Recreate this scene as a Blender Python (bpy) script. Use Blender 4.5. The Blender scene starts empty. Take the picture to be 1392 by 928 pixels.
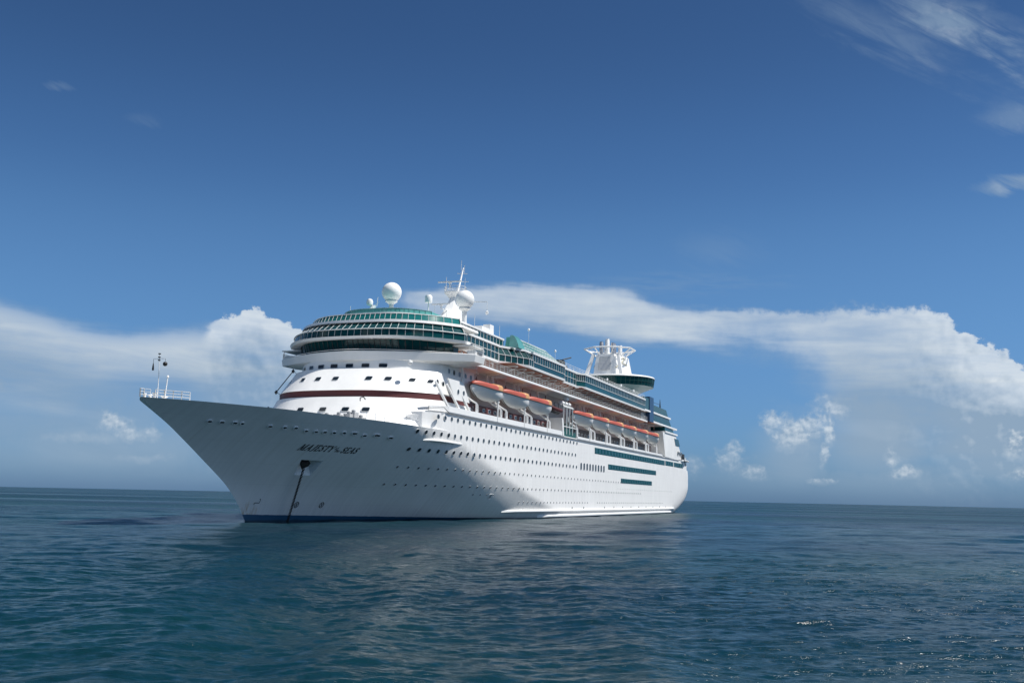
import bpy, math, random
import numpy as np
from mathutils import Vector, Matrix
random.seed(7)
S = bpy.context.scene
C = S.collection
R = math.radians

# ------------------------------------------------------------ camera
# The ship's own axes are the world axes: X runs aft from the bow tip, Y to starboard, Z up from the water.
cam_d = bpy.data.cameras.new('camera')
cam = bpy.data.objects.new('camera', cam_d); C.objects.link(cam)
CAMP = Vector((-97.44, -80.792, 4.2))
rt = Vector((0.3391, -0.940524, 0.020605)); up = Vector((-0.144538, -0.030445, 0.989031)); fw = Vector((0.92958, 0.338359, 0.146265))
cam.matrix_world = Matrix(((rt.x, up.x, -fw.x, CAMP.x), (rt.y, up.y, -fw.y, CAMP.y), (rt.z, up.z, -fw.z, CAMP.z), (0, 0, 0, 1)))
cam_d.lens = 36.724; cam_d.sensor_width = 36.0; cam_d.clip_start = 0.5; cam_d.clip_end = 12000
S.camera = cam

# ------------------------------------------------------------ sun, sky, exposure
SUNV = Vector((0.12, -0.50, 0.86)).normalized()
sun_d = bpy.data.lights.new('sun', 'SUN'); sun_d.energy = 4.6; sun_d.angle = R(0.53); sun_d.color = (1.0, 0.955, 0.89)
sun = bpy.data.objects.new('sun', sun_d); C.objects.link(sun)
sun.rotation_euler = SUNV.to_track_quat('Z', 'Y').to_euler(); sun.location = (100, -200, 300)
SUN_EL = math.asin(SUNV.z); SUN_ROT = math.atan2(SUNV.x, SUNV.y)
SKY_STRENGTH = 0.085
S.view_settings.view_transform = 'Standard'; S.view_settings.look = 'None'
S.view_settings.exposure = 0.35; S.view_settings.gamma = 1.0
S.view_settings.use_curve_mapping = False

class NT:
    """small wrapper for building shader node trees"""
    def __init__(s, tree): s.t = tree; s.n = tree.nodes; s.l = tree.links
    def new(s, typ, **kw):
        n = s.n.new(typ)
        for k, v in kw.items(): setattr(n, k, v)
        return n
    def put(s, sock, v):
        if isinstance(v, bpy.types.NodeSocket): s.l.new(v, sock)
        else: sock.default_value = v
    def m(s, op, a, b=0.0, c=0.0, clamp=False):
        n = s.new('ShaderNodeMath', operation=op, use_clamp=clamp)
        s.put(n.inputs[0], a); s.put(n.inputs[1], b); s.put(n.inputs[2], c)
        return n.outputs[0]
    def ss(s, v, lo, hi, a=0.0, b=1.0):
        n = s.new('ShaderNodeMapRange', interpolation_type='SMOOTHSTEP')
        s.put(n.inputs[0], v); s.put(n.inputs[1], lo); s.put(n.inputs[2], hi); s.put(n.inputs[3], a); s.put(n.inputs[4], b)
        return n.outputs[0]
    def lin(s, v, lo, hi, a=0.0, b=1.0):
        n = s.new('ShaderNodeMapRange'); n.clamp = True
        s.put(n.inputs[0], v); s.put(n.inputs[1], lo); s.put(n.inputs[2], hi); s.put(n.inputs[3], a); s.put(n.inputs[4], b)
        return n.outputs[0]
    def noise(s, vec, scale, detail=4, rough=0.55, dist=0.0):
        n = s.new('ShaderNodeTexNoise'); s.put(n.inputs['Vector'], vec)
        n.inputs['Scale'].default_value = scale; n.inputs['Detail'].default_value = detail
        n.inputs['Roughness'].default_value = rough; n.inputs['Distortion'].default_value = dist
        return n.outputs[0]
    def xyz(s, x, y, z=0.0):
        n = s.new('ShaderNodeCombineXYZ'); s.put(n.inputs[0], x); s.put(n.inputs[1], y); s.put(n.inputs[2], z); return n.outputs[0]
    def mixc(s, f, a, b):
        n = s.new('ShaderNodeMix', data_type='RGBA'); s.put(n.inputs[0], f); s.put(n.inputs[6], a); s.put(n.inputs[7], b); return n.outputs[2]
    def curve(s, v, pts, x0, x1, y0, y1):
        """piecewise curve through pts (x, y) over [x0, x1], returning real y values"""
        n = s.new('ShaderNodeFloatCurve'); cv = n.mapping.curves[0]
        n.mapping.use_clip = False
        P = [((x - x0) / (x1 - x0), (y - y0) / (y1 - y0)) for x, y in pts]
        cv.points[0].location = P[0]; cv.points[1].location = P[-1]
        for p in P[1:-1]: cv.points.new(*p)
        n.mapping.update()
        s.put(n.inputs['Value'], s.lin(v, x0, x1))
        return s.m('MULTIPLY_ADD', n.outputs[0], y1 - y0, y0)

def build_world():
    w = bpy.data.worlds.new('World'); S.world = w; w.use_nodes = True
    t = NT(w.node_tree); t.n.clear()
    sky = t.new('ShaderNodeTexSky', sky_type='NISHITA'); sky.sun_disc = False
    sky.sun_elevation = SUN_EL; sky.sun_rotation = SUN_ROT
    sky.air_density = 1.0; sky.dust_density = 0.35; sky.ozone_density = 2.2; sky.altitude = 0
    tc = t.new('ShaderNodeTexCoord')
    sep = t.new('ShaderNodeSeparateXYZ'); t.put(sep.inputs[0], tc.outputs['Generated'])
    X, Y, Z = sep.outputs
    a0 = R(20.0)
    # azimuth (degrees, to the right of the sea view) and elevation of the sky direction
    cx = t.m('ADD', t.m('MULTIPLY', X, math.cos(a0)), t.m('MULTIPLY', Y, math.sin(a0)))
    cy = t.m('SUBTRACT', t.m('MULTIPLY', X, math.sin(a0)), t.m('MULTIPLY', Y, math.cos(a0)))
    az = t.m('MULTIPLY', t.m('ARCTAN2', cy, cx), 180 / math.pi)
    el = t.m('MULTIPLY', t.m('ARCSINE', t.m('MINIMUM', t.m('MAXIMUM', Z, -1.0), 1.0)), 180 / math.pi)
    P = t.xyz(az, el)
    Pst = t.xyz(t.m('MULTIPLY', az, 0.16), t.m('ADD', el, t.m('MULTIPLY', az, 0.05)))     # streaky coordinates
    n_big = t.noise(P, 0.22, 5, 0.55)
    n_med = t.noise(P, 0.75, 6, 0.6)
    n_fine = t.noise(P, 2.2, 5, 0.6)
    n_st = t.noise(Pst, 0.62, 5, 0.5, 0.5)
    n_st2 = t.noise(Pst, 2.6, 4, 0.55)
    c = lambda n, k: t.m('MULTIPLY', t.m('SUBTRACT', n, 0.5), k)
    add = lambda *a: a[0] if len(a) == 1 else t.m('ADD', a[0], add(*a[1:]))
    mul = lambda *a: a[0] if len(a) == 1 else t.m('MULTIPLY', a[0], mul(*a[1:]))
    mx = lambda *a: a[0] if len(a) == 1 else t.m('MAXIMUM', a[0], mx(*a[1:]))

    # ---- anvil cloud on the right
    top = t.curve(az, [(-40, 10.5), (-9, 11.0), (-6, 11.45), (-2.4, 11.75), (0, 11.85), (2.6, 11.8), (6.2, 11.5), (8.3, 10.7), (10.3, 10.45), (12.2, 10.4), (14.6, 10.15),
                       (16.4, 9.95), (18, 10.3), (19.8, 10.2), (21.6, 10.2), (23.3, 9.15), (24.3, 8.3), (25.6, 7.6), (26.3, 6.9), (30, 5.6), (40, 5)], -40, 40, 0, 14)
    bot = t.curve(az, [(-40, 9.6), (-9, 9.1), (-6, 9.0), (-2.3, 9.0), (0, 8.95), (2.6, 8.8), (6.2, 8.4), (8.3, 8.15), (10.6, 7.75), (12.6, 7.4), (14.5, 6.7), (15.6, 5.8), (16.6, 4.9),
                       (17.6, 3.6), (19.6, 2.8), (21.3, 2.6), (23, 2.7), (26, 3.0), (30, 3.0), (40, 4)], -40, 40, 0, 14)
    soft_r = t.ss(az, 18.5, 25.0)                     # crisp, lumpy edge at the far right
    e_top = add(el, c(n_st, 1.9), c(n_st2, 0.5), c(n_med, 0.4), mul(c(n_fine, 0.9), soft_r))
    e_bot = add(el, c(n_st, 1.6), c(n_st2, 0.6), mul(c(n_med, 1.6), t.ss(az, 8, 16, 0.25, 1.0)))
    wid = t.lin(soft_r, 0, 1, 0.75, 0.22)
    d_top = t.ss(t.m('SUBTRACT', top, add(e_top, mul(c(t.noise(P, 1.4, 8, 0.62), 1.5), t.ss(az, 9, 16, 0.15, 1.0)))), -0.1, wid)
    d_bot = t.ss(t.m('SUBTRACT', e_bot, bot), -0.5, t.ss(az, 6, 17, 0.8, 3.8))
    left = t.ss(add(az, c(n_med, 1.5)), -7.2, -4.6)
    anvil = mul(d_top, d_bot, left, t.lin(add(n_st, c(n_st2, 0.5), c(n_med, 0.35)), 0.28, 0.70, 0.58, 0.95), t.ss(az, -6, 6, 0.78, 1.0))
    # ---- bank on the left with one bright cumulus head by the bridge
    top2 = t.curve(az, [(-40, 10.2), (-28, 9.6), (-26.5, 9.3), (-24.5, 8.9), (-23, 8.55), (-21.3, 8.35), (-19.5, 8.45), (-17.7, 8.7), (-16.2, 8.75), (-15.6, 9.05), (-15.0, 9.25), (-14.5, 9.6),
                        (-14, 9.72), (-13.3, 9.35), (-12.5, 9.1), (-11.7, 8.75), (-11.0, 8.2), (-10.2, 7.2), (-9, 5.5), (-7, 3), (40, 0)], -40, 40, 0, 14)
    head = mul(t.ss(az, -16.9, -15.7), t.ss(az, -8.0, -10.0))
    e2 = add(el, c(n_st, 1.8), c(n_st2, 0.5), mul(c(n_med, 0.5), t.m('SUBTRACT', 1.0, head)), mul(add(c(n_fine, 1.0), c(n_med, 0.55)), head))
    d2t = t.ss(t.m('SUBTRACT', top2, e2), -0.1, t.lin(head, 0, 1, 1.3, 0.16))
    bot2 = t.curve(az, [(-40, 4.5), (-28, 4.2), (-26, 3.6), (-24, 3.3), (-22, 3.6), (-20.6, 4.3), (-18.5, 4.6), (-15.5, 4.0), (-11.7, 3.9), (-8, 4), (40, 4)], -40, 40, 0, 14)
    d2b = t.ss(t.m('SUBTRACT', add(el, c(n_st, 2.2)), bot2), -1.4, 3.0)
    bank = mul(d2t, d2b, t.lin(add(n_st, c(n_st2, 0.5), c(n_med, 0.35)), 0.28, 0.70, 0.60, 0.97))
    # ---- separate cumulus heads low over the horizon: (az, el, half width, half height, strength)
    Pw = t.xyz(add(az, c(n_med, 1.2)), add(el, c(n_med, 1.0)))
    n_ero = t.m('ADD', c(t.noise(P, 1.15, 9, 0.64), 2.1), -0.02)
    def blob(a, e, ra, re, k, soft=0.65):
        v = t.new('ShaderNodeVectorMath', operation='MULTIPLY_ADD')
        t.put(v.inputs[0], Pw); v.inputs[1].default_value = (1 / ra, 1 / re, 0); v.inputs[2].default_value = (-a / ra, -e / re, 0)
        l = t.new('ShaderNodeVectorMath', operation='LENGTH'); t.put(l.inputs[0], v.outputs[0])
        d = t.ss(t.m('ADD', l.outputs['Value'], n_ero), 1.0, 1.0 - soft, 0.0, k)
        return t.m('MULTIPLY', d, t.ss(el, e - re * 1.1, e + re * 0.5, 0.25, 1.0)) if soft < 0.85 else d     # solid heads thin out to their bases
    puffs = mx(blob(-20.7, 3.2, 0.95, 0.75, 0.6), blob(-19.9, 2.75, 1.6, 0.5, 0.4, 0.9), blob(-18.9, 2.85, 0.75, 0.5, 0.4), blob(-22.0, 2.5, 2.6, 0.4, 0.22, 0.95), blob(-26.6, 4.8, 0.9, 0.6, 0.5, 0.8), blob(-19.0, 1.5, 1.5, 0.3, 0.2, 0.9),
               blob(14.0, 4.0, 0.8, 0.8, 0.7), blob(15.0, 3.5, 1.3, 1.2, 0.7), blob(16.1, 3.9, 1.2, 0.9, 0.7), blob(16.95, 3.6, 0.42, 1.1, 0.8), blob(16.75, 2.4, 0.35, 1.1, 0.55, 0.8),
               blob(16.6, 1.1, 0.9, 0.25, 0.6), blob(12.0, 2.1, 1.15, 1.1, 0.6), blob(12.9, 1.5, 1.3, 0.7, 0.6, 0.8), blob(9.8, 1.7, 0.9, 0.8, 0.4, 0.9),
               blob(20.0, 2.3, 0.5, 0.7, 0.42, 0.9), blob(20.6, 1.5, 0.9, 0.45, 0.55), blob(25.9, 3.0, 0.6, 0.8, 0.7), blob(26.2, 1.5, 1.0, 0.6, 0.5, 0.9), blob(17.4, 5.0, 1.6, 0.8, 0.6, 0.9))
    n_ero = add(c(n_st, 0.8), c(n_med, 0.5), -0.1)
    veil = mx(blob(15.4, 2.6, 3.0, 3.0, 0.7, 1.0), blob(14.5, 1.2, 5.0, 1.5, 0.35, 1.0), blob(19.5, 3.5, 4.6, 3.3, 0.9, 1.0), blob(25.0, 3.4, 6.0, 3.6, 0.9, 1.0), blob(21.0, 1.0, 8.0, 2.2, 0.55, 1.0), blob(-21.0, 2.2, 10.0, 3.6, 0.6, 1.0), blob(-13, 3.4, 7.0, 3.0, 0.7, 1.0))
    # ---- thin high cirrus
    Pc = t.xyz(t.m('ADD', t.m('MULTIPLY', az, 0.5), t.m('MULTIPLY', el, 0.25)), t.m('ADD', t.m('MULTIPLY', el, 1.4), t.m('MULTIPLY', az, 0.7)))
    n_ci = t.noise(Pc, 0.7, 6, 0.62, 0.5)
    Pw0 = Pw
    Pw = t.xyz(add(az, c(n_st, 3.0)), add(el, c(n_ci, 2.2), t.m('MULTIPLY', t.m('SUBTRACT', az, 25.5), 0.55)))
    ci = mul(mx(blob(24.4, 23.0, 5.6, 1.9, 0.95, 0.95), blob(20.5, 21.0, 6.0, 1.6, 0.42, 0.95)), t.ss(n_ci, 0.3, 0.7))
    Pw = t.xyz(add(az, c(n_st, 1.2)), add(el, c(n_ci, 1.3)))
    ci2 = mul(mx(blob(26.6, 15.9, 2.4, 0.55, 0.85, 0.85), blob(27.0, 19.1, 2.6, 1.0, 0.5, 0.95), blob(11.3, 13.4, 3.0, 1.4, 0.16, 0.95), blob(-24.6, 19.8, 0.9, 0.28, 0.3, 0.9), blob(-20.5, 18.8, 1.1, 0.4, 0.12, 0.9)), t.ss(n_ci, 0.25, 0.6))
    ci2 = mx(ci2, mul(blob(9.0, 11.6, 6.5, 0.9, 0.25, 0.95), t.ss(n_st2, 0.35, 0.7)))
    # ---- light on the clouds: bright heads, dimmer bases
    thick = mx(anvil, bank)
    relief = t.m('ADD', mul(t.m('SUBTRACT', t.noise(t.xyz(t.m('ADD', az, -0.22), t.m('ADD', el, -0.25)), 0.9, 3, 0.5), t.noise(P, 0.9, 3, 0.5)), t.m('MAXIMUM', soft_r, t.m('MULTIPLY', head, 0.6)), 1.5), c(n_st, 0.7), c(n_st2, 0.25))
    lit_an = mul(t.ss(t.m('SUBTRACT', top, el), 5.5, 0.3, 0.0, 1.0), t.lin(soft_r, 0, 1, 0.75, 1.0))
    lit_bk = add(mul(t.ss(t.m('SUBTRACT', top2, el), 1.6, 0.1), head, 0.8), t.ss(t.m('SUBTRACT', top2, el), 4.0, 0.6, 0.0, 0.62))
    rel2 = t.m('SUBTRACT', t.noise(t.xyz(t.m('ADD', az, -0.10), t.m('ADD', el, -0.16)), 1.9, 5, 0.55), t.noise(P, 1.9, 5, 0.55))
    lit_pf = add(t.m('MULTIPLY', puffs, 0.62), mul(rel2, 2.2, t.ss(puffs, 0.12, 0.5)))
    anv_on = t.ss(t.m('SUBTRACT', anvil, bank), -0.05, 0.05)
    lit = t.mixc(anv_on, t.xyz(lit_bk, lit_bk, lit_bk), t.xyz(lit_an, lit_an, lit_an))
    litv = t.new('ShaderNodeRGBToBW'); t.put(litv.inputs[0], lit)
    only_p = t.ss(thick, 0.5, 0.05)
    litf = t.m('ADD', t.m('ADD', t.m('MULTIPLY', litv.outputs[0], t.m('SUBTRACT', 1.0, only_p)), t.m('MULTIPLY', lit_pf, only_p)),
               relief, clamp=True)
    K = 1.0 / SKY_STRENGTH
    shade = (0.22 * K, 0.305 * K, 0.405 * K, 1); bright = (0.56 * K, 0.61 * K, 0.65 * K, 1)
    ccol = t.mixc(litf, shade, bright)
    cov = t.m('MULTIPLY', t.m('SUBTRACT', 1.0, mul(*[t.m('SUBTRACT', 1.0, q) for q in (anvil, bank, puffs, veil, t.m('MULTIPLY', ci, 0.7), t.m('MULTIPLY', ci2, 0.7))])), t.ss(el, 0.0, 1.6, 0.25, 1.0))
    # clear tropical air: the Nishita sky toned by elevation; bright unseen clouds added elsewhere on the dome to fill the shade
    tone = [t.curve(el, [(0, v[0]), (5, v[1]), (12, v[2]), (18, v[3]), (27, v[4]), (45, v[5]), (90, 1.0)], 0, 90, 0, 2) for v in
            ((.20, .32, .40, .32, .25, .31), (.385, .53, .625, .52, .405, .52), (.84, .86, .855, .735, .58, .68))]
    mulc = t.new('ShaderNodeMix', data_type='RGBA', blend_type='MULTIPLY'); mulc.inputs[0].default_value = 1
    t.put(mulc.inputs[6], sky.outputs[0]); t.put(mulc.inputs[7], t.xyz(*tone))
    D = tc.outputs['Generated']
    away = t.m('MAXIMUM', t.ss(t.m('ABSOLUTE', az), 38, 60), t.ss(el, 34, 50))
    fill_clouds = mul(t.ss(t.noise(D, 3.2, 6, 0.6), 0.50, 0.66), away, t.ss(Z, 0.0, 0.12), 0.72)
    col = t.mixc(cov, mulc.outputs[2], ccol)
    col = t.mixc(fill_clouds, col, (0.98 * K, 1.04 * K, 1.02 * K, 1))
    bg = t.new('ShaderNodeBackground'); t.put(bg.inputs[0], col); bg.inputs[1].default_value = SKY_STRENGTH
    out = t.new('ShaderNodeOutputWorld'); t.l.new(bg.outputs[0], out.inputs[0])
build_world()

# ------------------------------------------------------------ materials
def mat(name, col, rough=0.5, metal=0.0, spec=0.5, coat=0.0, var=0.0, var_scale=0.3, stretch=(1, 1, 1), bump=0.0, bump_scale=1.0, ior=1.5):
    m = bpy.data.materials.new(name); m.use_nodes = True
    t = NT(m.node_tree); b = t.n['Principled BSDF']
    b.inputs['Base Color'].default_value = (*col, 1); b.inputs['Roughness'].default_value = rough
    b.inputs['Metallic'].default_value = metal; b.inputs['IOR'].default_value = ior
    b.inputs['Specular IOR Level'].default_value = spec; b.inputs['Coat Weight'].default_value = coat
    tc = t.new('ShaderNodeTexCoord')
    mp = t.new('ShaderNodeMapping'); mp.inputs['Scale'].default_value = stretch; t.put(mp.inputs[0], tc.outputs['Object'])
    if var:
        n = t.noise(mp.outputs[0], var_scale, 5, 0.6)
        f = t.lin(n, 0.3, 0.7, 1 - var, 1 + var * 0.4)
        mx = t.new('ShaderNodeMix', data_type='RGBA', blend_type='MULTIPLY'); mx.inputs[0].default_value = 1
        mx.inputs[6].default_value = (*col, 1); t.put(mx.inputs[7], t.xyz(f, f, f))
        t.put(b.inputs['Base Color'], mx.outputs[2])
        t.put(b.inputs['Roughness'], t.lin(n, 0.3, 0.7, rough * 0.85, min(1, rough * 1.2)))
    if bump:
        bn = t.new('ShaderNodeBump'); bn.inputs['Strength'].default_value = bump; bn.inputs['Distance'].default_value = 0.05
        t.put(bn.inputs['Height'], t.noise(tc.outputs['Object'], bump_scale, 4)); t.put(b.inputs['Normal'], bn.outputs[0])
    return m

def hull_material():
    """white topsides with weld seams, thin run-off streaks, blue boot top and rust at the stem"""
    m = bpy.data.materials.new('hull_paint'); m.use_nodes = True
    t = NT(m.node_tree); b = t.n['Principled BSDF']
    b.inputs['Roughness'].default_value = 0.42; b.inputs['Specular IOR Level'].default_value = 0.45
    tc = t.new('ShaderNodeTexCoord'); sp = t.new('ShaderNodeSeparateXYZ'); t.put(sp.inputs[0], tc.outputs['Object'])
    Y, Z = sp.outputs[1], sp.outputs[2]
    X = t.m('ADD', sp.outputs[0], 130.0)                     # metres aft of the bow tip
    nb = t.noise(tc.outputs['Object'], 0.16, 5, 0.6)
    st = t.noise(t.xyz(t.m('MULTIPLY', X, 1.6), 0.0, t.m('MULTIPLY', Z, 0.10)), 1.0, 5, 0.65)
    f = t.m('MULTIPLY', t.lin(nb, 0.3, 0.75, 0.95, 1.02), t.lin(st, 0.35, 0.7, 1.0, 0.90))
    # plate seams: a soft dark hairline each 2.65 m of height and 9 m of length
    fz = t.m('ABSOLUTE', t.m('SUBTRACT', t.m('FRACT', t.m('MULTIPLY', t.m('ADD', Z, 0.25), 1 / 2.65)), 0.5))
    fx = t.m('ABSOLUTE', t.m('SUBTRACT', t.m('FRACT', t.m('MULTIPLY', X, 1 / 9.3)), 0.5))
    seam = t.m('MAXIMUM', t.ss(fz, 0.488, 0.5), t.ss(fx, 0.4965, 0.5))
    f = t.m('MULTIPLY', f, t.lin(seam, 0, 1, 1.0, 0.90))
    # grime band just above the waterline
    low = t.m('MULTIPLY', t.ss(Z, 3.2, 0.6), t.lin(st, 0.3, 0.65, 0.02, 0.10))
    f = t.m('MULTIPLY', f, t.m('SUBTRACT', 1.0, low))
    white = t.mixc(1.0, (0.8, 0.8, 0.79, 1), (0.8, 0.8, 0.79, 1))
    mul = t.new('ShaderNodeMix', data_type='RGBA', blend_type='MULTIPLY'); mul.inputs[0].default_value = 1
    t.put(mul.inputs[6], white); t.put(mul.inputs[7], t.xyz(f, f, f))
    rust = t.m('MULTIPLY', t.m('MULTIPLY', t.ss(Z, 3.4, 1.2), t.ss(X, 25.2, 23.2)), t.ss(t.noise(t.xyz(t.m('MULTIPLY', X, 2.2), Y, t.m('MULTIPLY', Z, 0.5)), 1.2, 4), 0.45, 0.7, 0, 0.75))
    c1 = t.mixc(rust, mul.outputs[2], (0.40, 0.25, 0.08, 1))
    boot_z = t.lin(X, 22, 90, 1.08, 0.12)
    boot = t.ss(t.m('SUBTRACT', t.m('ADD', Z, t.m('MULTIPLY', t.m('SUBTRACT', t.noise(tc.outputs['Object'], 0.9, 5), 0.5), 0.12)), boot_z), 0.03, -0.03)
    wet = t.ss(t.m('ADD', Z, t.m('MULTIPLY', t.noise(tc.outputs['Object'], 0.35, 4), 0.5)), 0.62, 0.42)     # weed and wet paint at the waterline
    bootc = t.mixc(t.m('MULTIPLY', wet, 0.7), (0.014, 0.085, 0.17, 1), (0.006, 0.018, 0.022, 1))
    c2 = t.mixc(boot, c1, bootc)
    drip = t.m('MULTIPLY', t.ss(t.noise(t.xyz(t.m('MULTIPLY', X, 0.9), 0.0, t.m('MULTIPLY', Z, 0.05)), 1.0, 3), 0.60, 0.74), t.m('MULTIPLY', t.ss(Z, 12.6, 11.6), t.ss(Z, 5.0, 11.5)))
    c2 = t.mixc(t.m('MULTIPLY', drip, 0.22), c2, (0.34, 0.24, 0.13, 1))
    t.put(b.inputs['Base Color'], c2)
    bn = t.new('ShaderNodeBump'); bn.inputs['Strength'].default_value = 0.25; bn.inputs['Distance'].default_value = 0.06
    t.put(bn.inputs['Height'], t.m('SUBTRACT', t.noise(tc.outputs['Object'], 0.55, 3), t.m('MULTIPLY', seam, 0.4)))
    t.put(b.inputs['Normal'], bn.outputs[0])
    return m

M = dict(
    hull=hull_material(),
    white=mat('white_paint', (0.8, 0.8, 0.785), 0.4, var=0.07, var_scale=0.35, stretch=(1, 1, 0.35), bump=0.12, bump_scale=0.6),
    clean=mat('clean_white', (0.82, 0.82, 0.81), 0.35, var=0.04, var_scale=1.2),
    frame=mat('frame_white', (0.72, 0.73, 0.72), 0.45, var=0.06, var_scale=1.0),
    grey=mat('deck_grey', (0.34, 0.35, 0.36), 0.6, var=0.12, var_scale=0.5),
    deck=mat('deck_green', (0.10, 0.16, 0.15), 0.75, var=0.15, var_scale=0.4),
    glass=mat('tinted_glass', (0.003, 0.045, 0.050), 0.06, spec=0.28, var=0.25, var_scale=0.22),
    teal=mat('teal_glass', (0.002, 0.062, 0.070), 0.12, spec=0.2, var=0.3, var_scale=0.35),
    screen=mat('green_screen_glass', (0.10, 0.33, 0.31), 0.12, spec=0.6, var=0.25, var_scale=0.4),
    solar=mat('pale_green_glazing', (0.06, 0.25, 0.22), 0.15, spec=0.6, var=0.25, var_scale=0.5),
    stripe=mat('teal_panel', (0.002, 0.10, 0.12), 0.5, spec=0.25, var=0.15, var_scale=0.4),
    port=mat('porthole_glass', (0.010, 0.016, 0.022), 0.08, spec=0.6),
    rim=mat('porthole_rim', (0.55, 0.57, 0.58), 0.4, var=0.1, var_scale=2),
    red=mat('red_brown_paint', (0.10, 0.022, 0.022), 0.55, var=0.15, var_scale=0.5),
    soffit=mat('varnished_soffit', (0.26, 0.10, 0.06), 0.6, var=0.25, var_scale=0.35),
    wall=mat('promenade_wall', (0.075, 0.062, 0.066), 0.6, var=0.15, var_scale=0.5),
    pink=mat('bounce_tinted_wall', (0.50, 0.41, 0.40), 0.55, var=0.08, var_scale=0.5),  # white wall; the warm bounce off the orange boats is put into its colour
    orange=mat('orange_canopy', (0.40, 0.085, 0.055), 0.45, var=0.12, var_scale=0.8, bump=0.15, bump_scale=2.0),
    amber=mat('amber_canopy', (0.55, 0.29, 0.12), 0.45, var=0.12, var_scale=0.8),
    palegreen=mat('frosted_glazing', (0.30, 0.48, 0.44), 0.3, var=0.15, var_scale=0.8),
    panel=mat('funnel_panel', (0.50, 0.51, 0.52), 0.5, var=0.12, var_scale=1.5),
    midteal=mat('mid_teal_glass', (0.010, 0.135, 0.135), 0.12, spec=0.3, var=0.3, var_scale=0.3),
    black=mat('black_paint', (0.012, 0.012, 0.013), 0.5, var=0.2, var_scale=2),
    dark=mat('dark_steel', (0.05, 0.055, 0.06), 0.55, metal=0.3, var=0.25, var_scale=1.5),
    chain=mat('wet_chain', (0.018, 0.017, 0.016), 0.6, var=0.35, var_scale=1.5),
    steel=mat('stainless_stack', (0.42, 0.43, 0.45), 0.3, metal=0.75, var=0.25, var_scale=0.8),
    blue=mat('blue_tower_paint', (0.02, 0.07, 0.16), 0.4, var=0.2, var_scale=0.5),
    green=mat('green_machinery', (0.018, 0.10, 0.09), 0.5, var=0.3, var_scale=1.2),
    ink=mat('black_lettering', (0.012, 0.016, 0.022), 0.45),
    gold=mat('straw_emblem', (0.52, 0.50, 0.40), 0.4, var=0.1, var_scale=1),
)

def sea_material():
    m = bpy.data.materials.new('sea_water'); m.use_nodes = True
    t = NT(m.node_tree); b = t.n['Principled BSDF']
    geo = t.new('ShaderNodeNewGeometry')
    pos = geo.outputs['Position']
    big = t.noise(pos, 0.012, 4, 0.55)
    t.put(b.inputs['Base Color'], t.mixc(t.lin(big, 0.35, 0.65), (0.0010, 0.029, 0.032, 1), (0.0010, 0.015, 0.028, 1)))
    b.inputs['IOR'].default_value = 1.333
    # wind slicks: long calm lanes with less ripple
    sp = t.new('ShaderNodeSeparateXYZ'); t.put(sp.inputs[0], pos)
    a = R(20)
    u = t.m('ADD', t.m('MULTIPLY', sp.outputs[0], math.cos(a)), t.m('MULTIPLY', sp.outputs[1], math.sin(a)))
    v = t.m('SUBTRACT', t.m('MULTIPLY', sp.outputs[0], math.sin(a)), t.m('MULTIPLY', sp.outputs[1], math.cos(a)))
    slick = t.noise(t.xyz(t.m('MULTIPLY', u, 0.010), t.m('MULTIPLY', v, 0.0016)), 1.0, 4, 0.6)
    rip = t.lin(slick, 0.36, 0.60, 0.35, 1.0)
    # beyond a few hundred metres the ripples are finer than the mesh: their spread of slopes is carried by the roughness
    dv = t.new('ShaderNodeVectorMath', operation='DISTANCE'); t.put(dv.inputs[0], pos); dv.inputs[1].default_value = (-97, -80, 0)
    far = t.ss(dv.outputs['Value'], 40, 420)
    t.put(b.inputs['Roughness'], t.m('MULTIPLY_ADD', far, t.lin(slick, 0.36, 0.60, 0.04, 0.16), 0.20))
    t.put(b.inputs['Specular IOR Level'], t.lin(far, 0, 1, 0.42, 0.24))
    r1 = t.noise(t.xyz(t.m('MULTIPLY', u, 1.9), t.m('MULTIPLY', v, 0.75), 0.0), 1.0, 5, 0.62, 0.3)
    r2 = t.noise(t.xyz(t.m('MULTIPLY', u, 6.5), t.m('MULTIPLY', v, 2.8), 3.0), 1.0, 4, 0.6, 0.2)
    r3 = t.noise(t.xyz(t.m('MULTIPLY', u, 0.30), t.m('MULTIPLY', v, 0.16), 5.0), 1.0, 4, 0.6, 0.2)
    ridge = lambda n: t.m('SUBTRACT', 1.0, t.m('ABSOLUTE', t.m('MULTIPLY_ADD', n, 3.2, -1.6)))      # sharp little crests, rounded troughs
    h = t.m('ADD', t.m('ADD', t.m('ADD', t.m('MULTIPLY', r1, 0.22), t.m('MULTIPLY', ridge(r1), 0.07)), t.m('ADD', t.m('MULTIPLY', r2, 0.09), t.m('MULTIPLY', ridge(r2), 0.030))), t.m('MULTIPLY', r3, 0.8))
    bn = t.new('ShaderNodeBump'); bn.inputs['Distance'].default_value = 1.0
    t.put(bn.inputs['Strength'], t.m('MULTIPLY', rip, 0.8)); t.put(bn.inputs['Height'], h)
    t.put(b.inputs['Normal'], bn.outputs[0])
    return m

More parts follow.
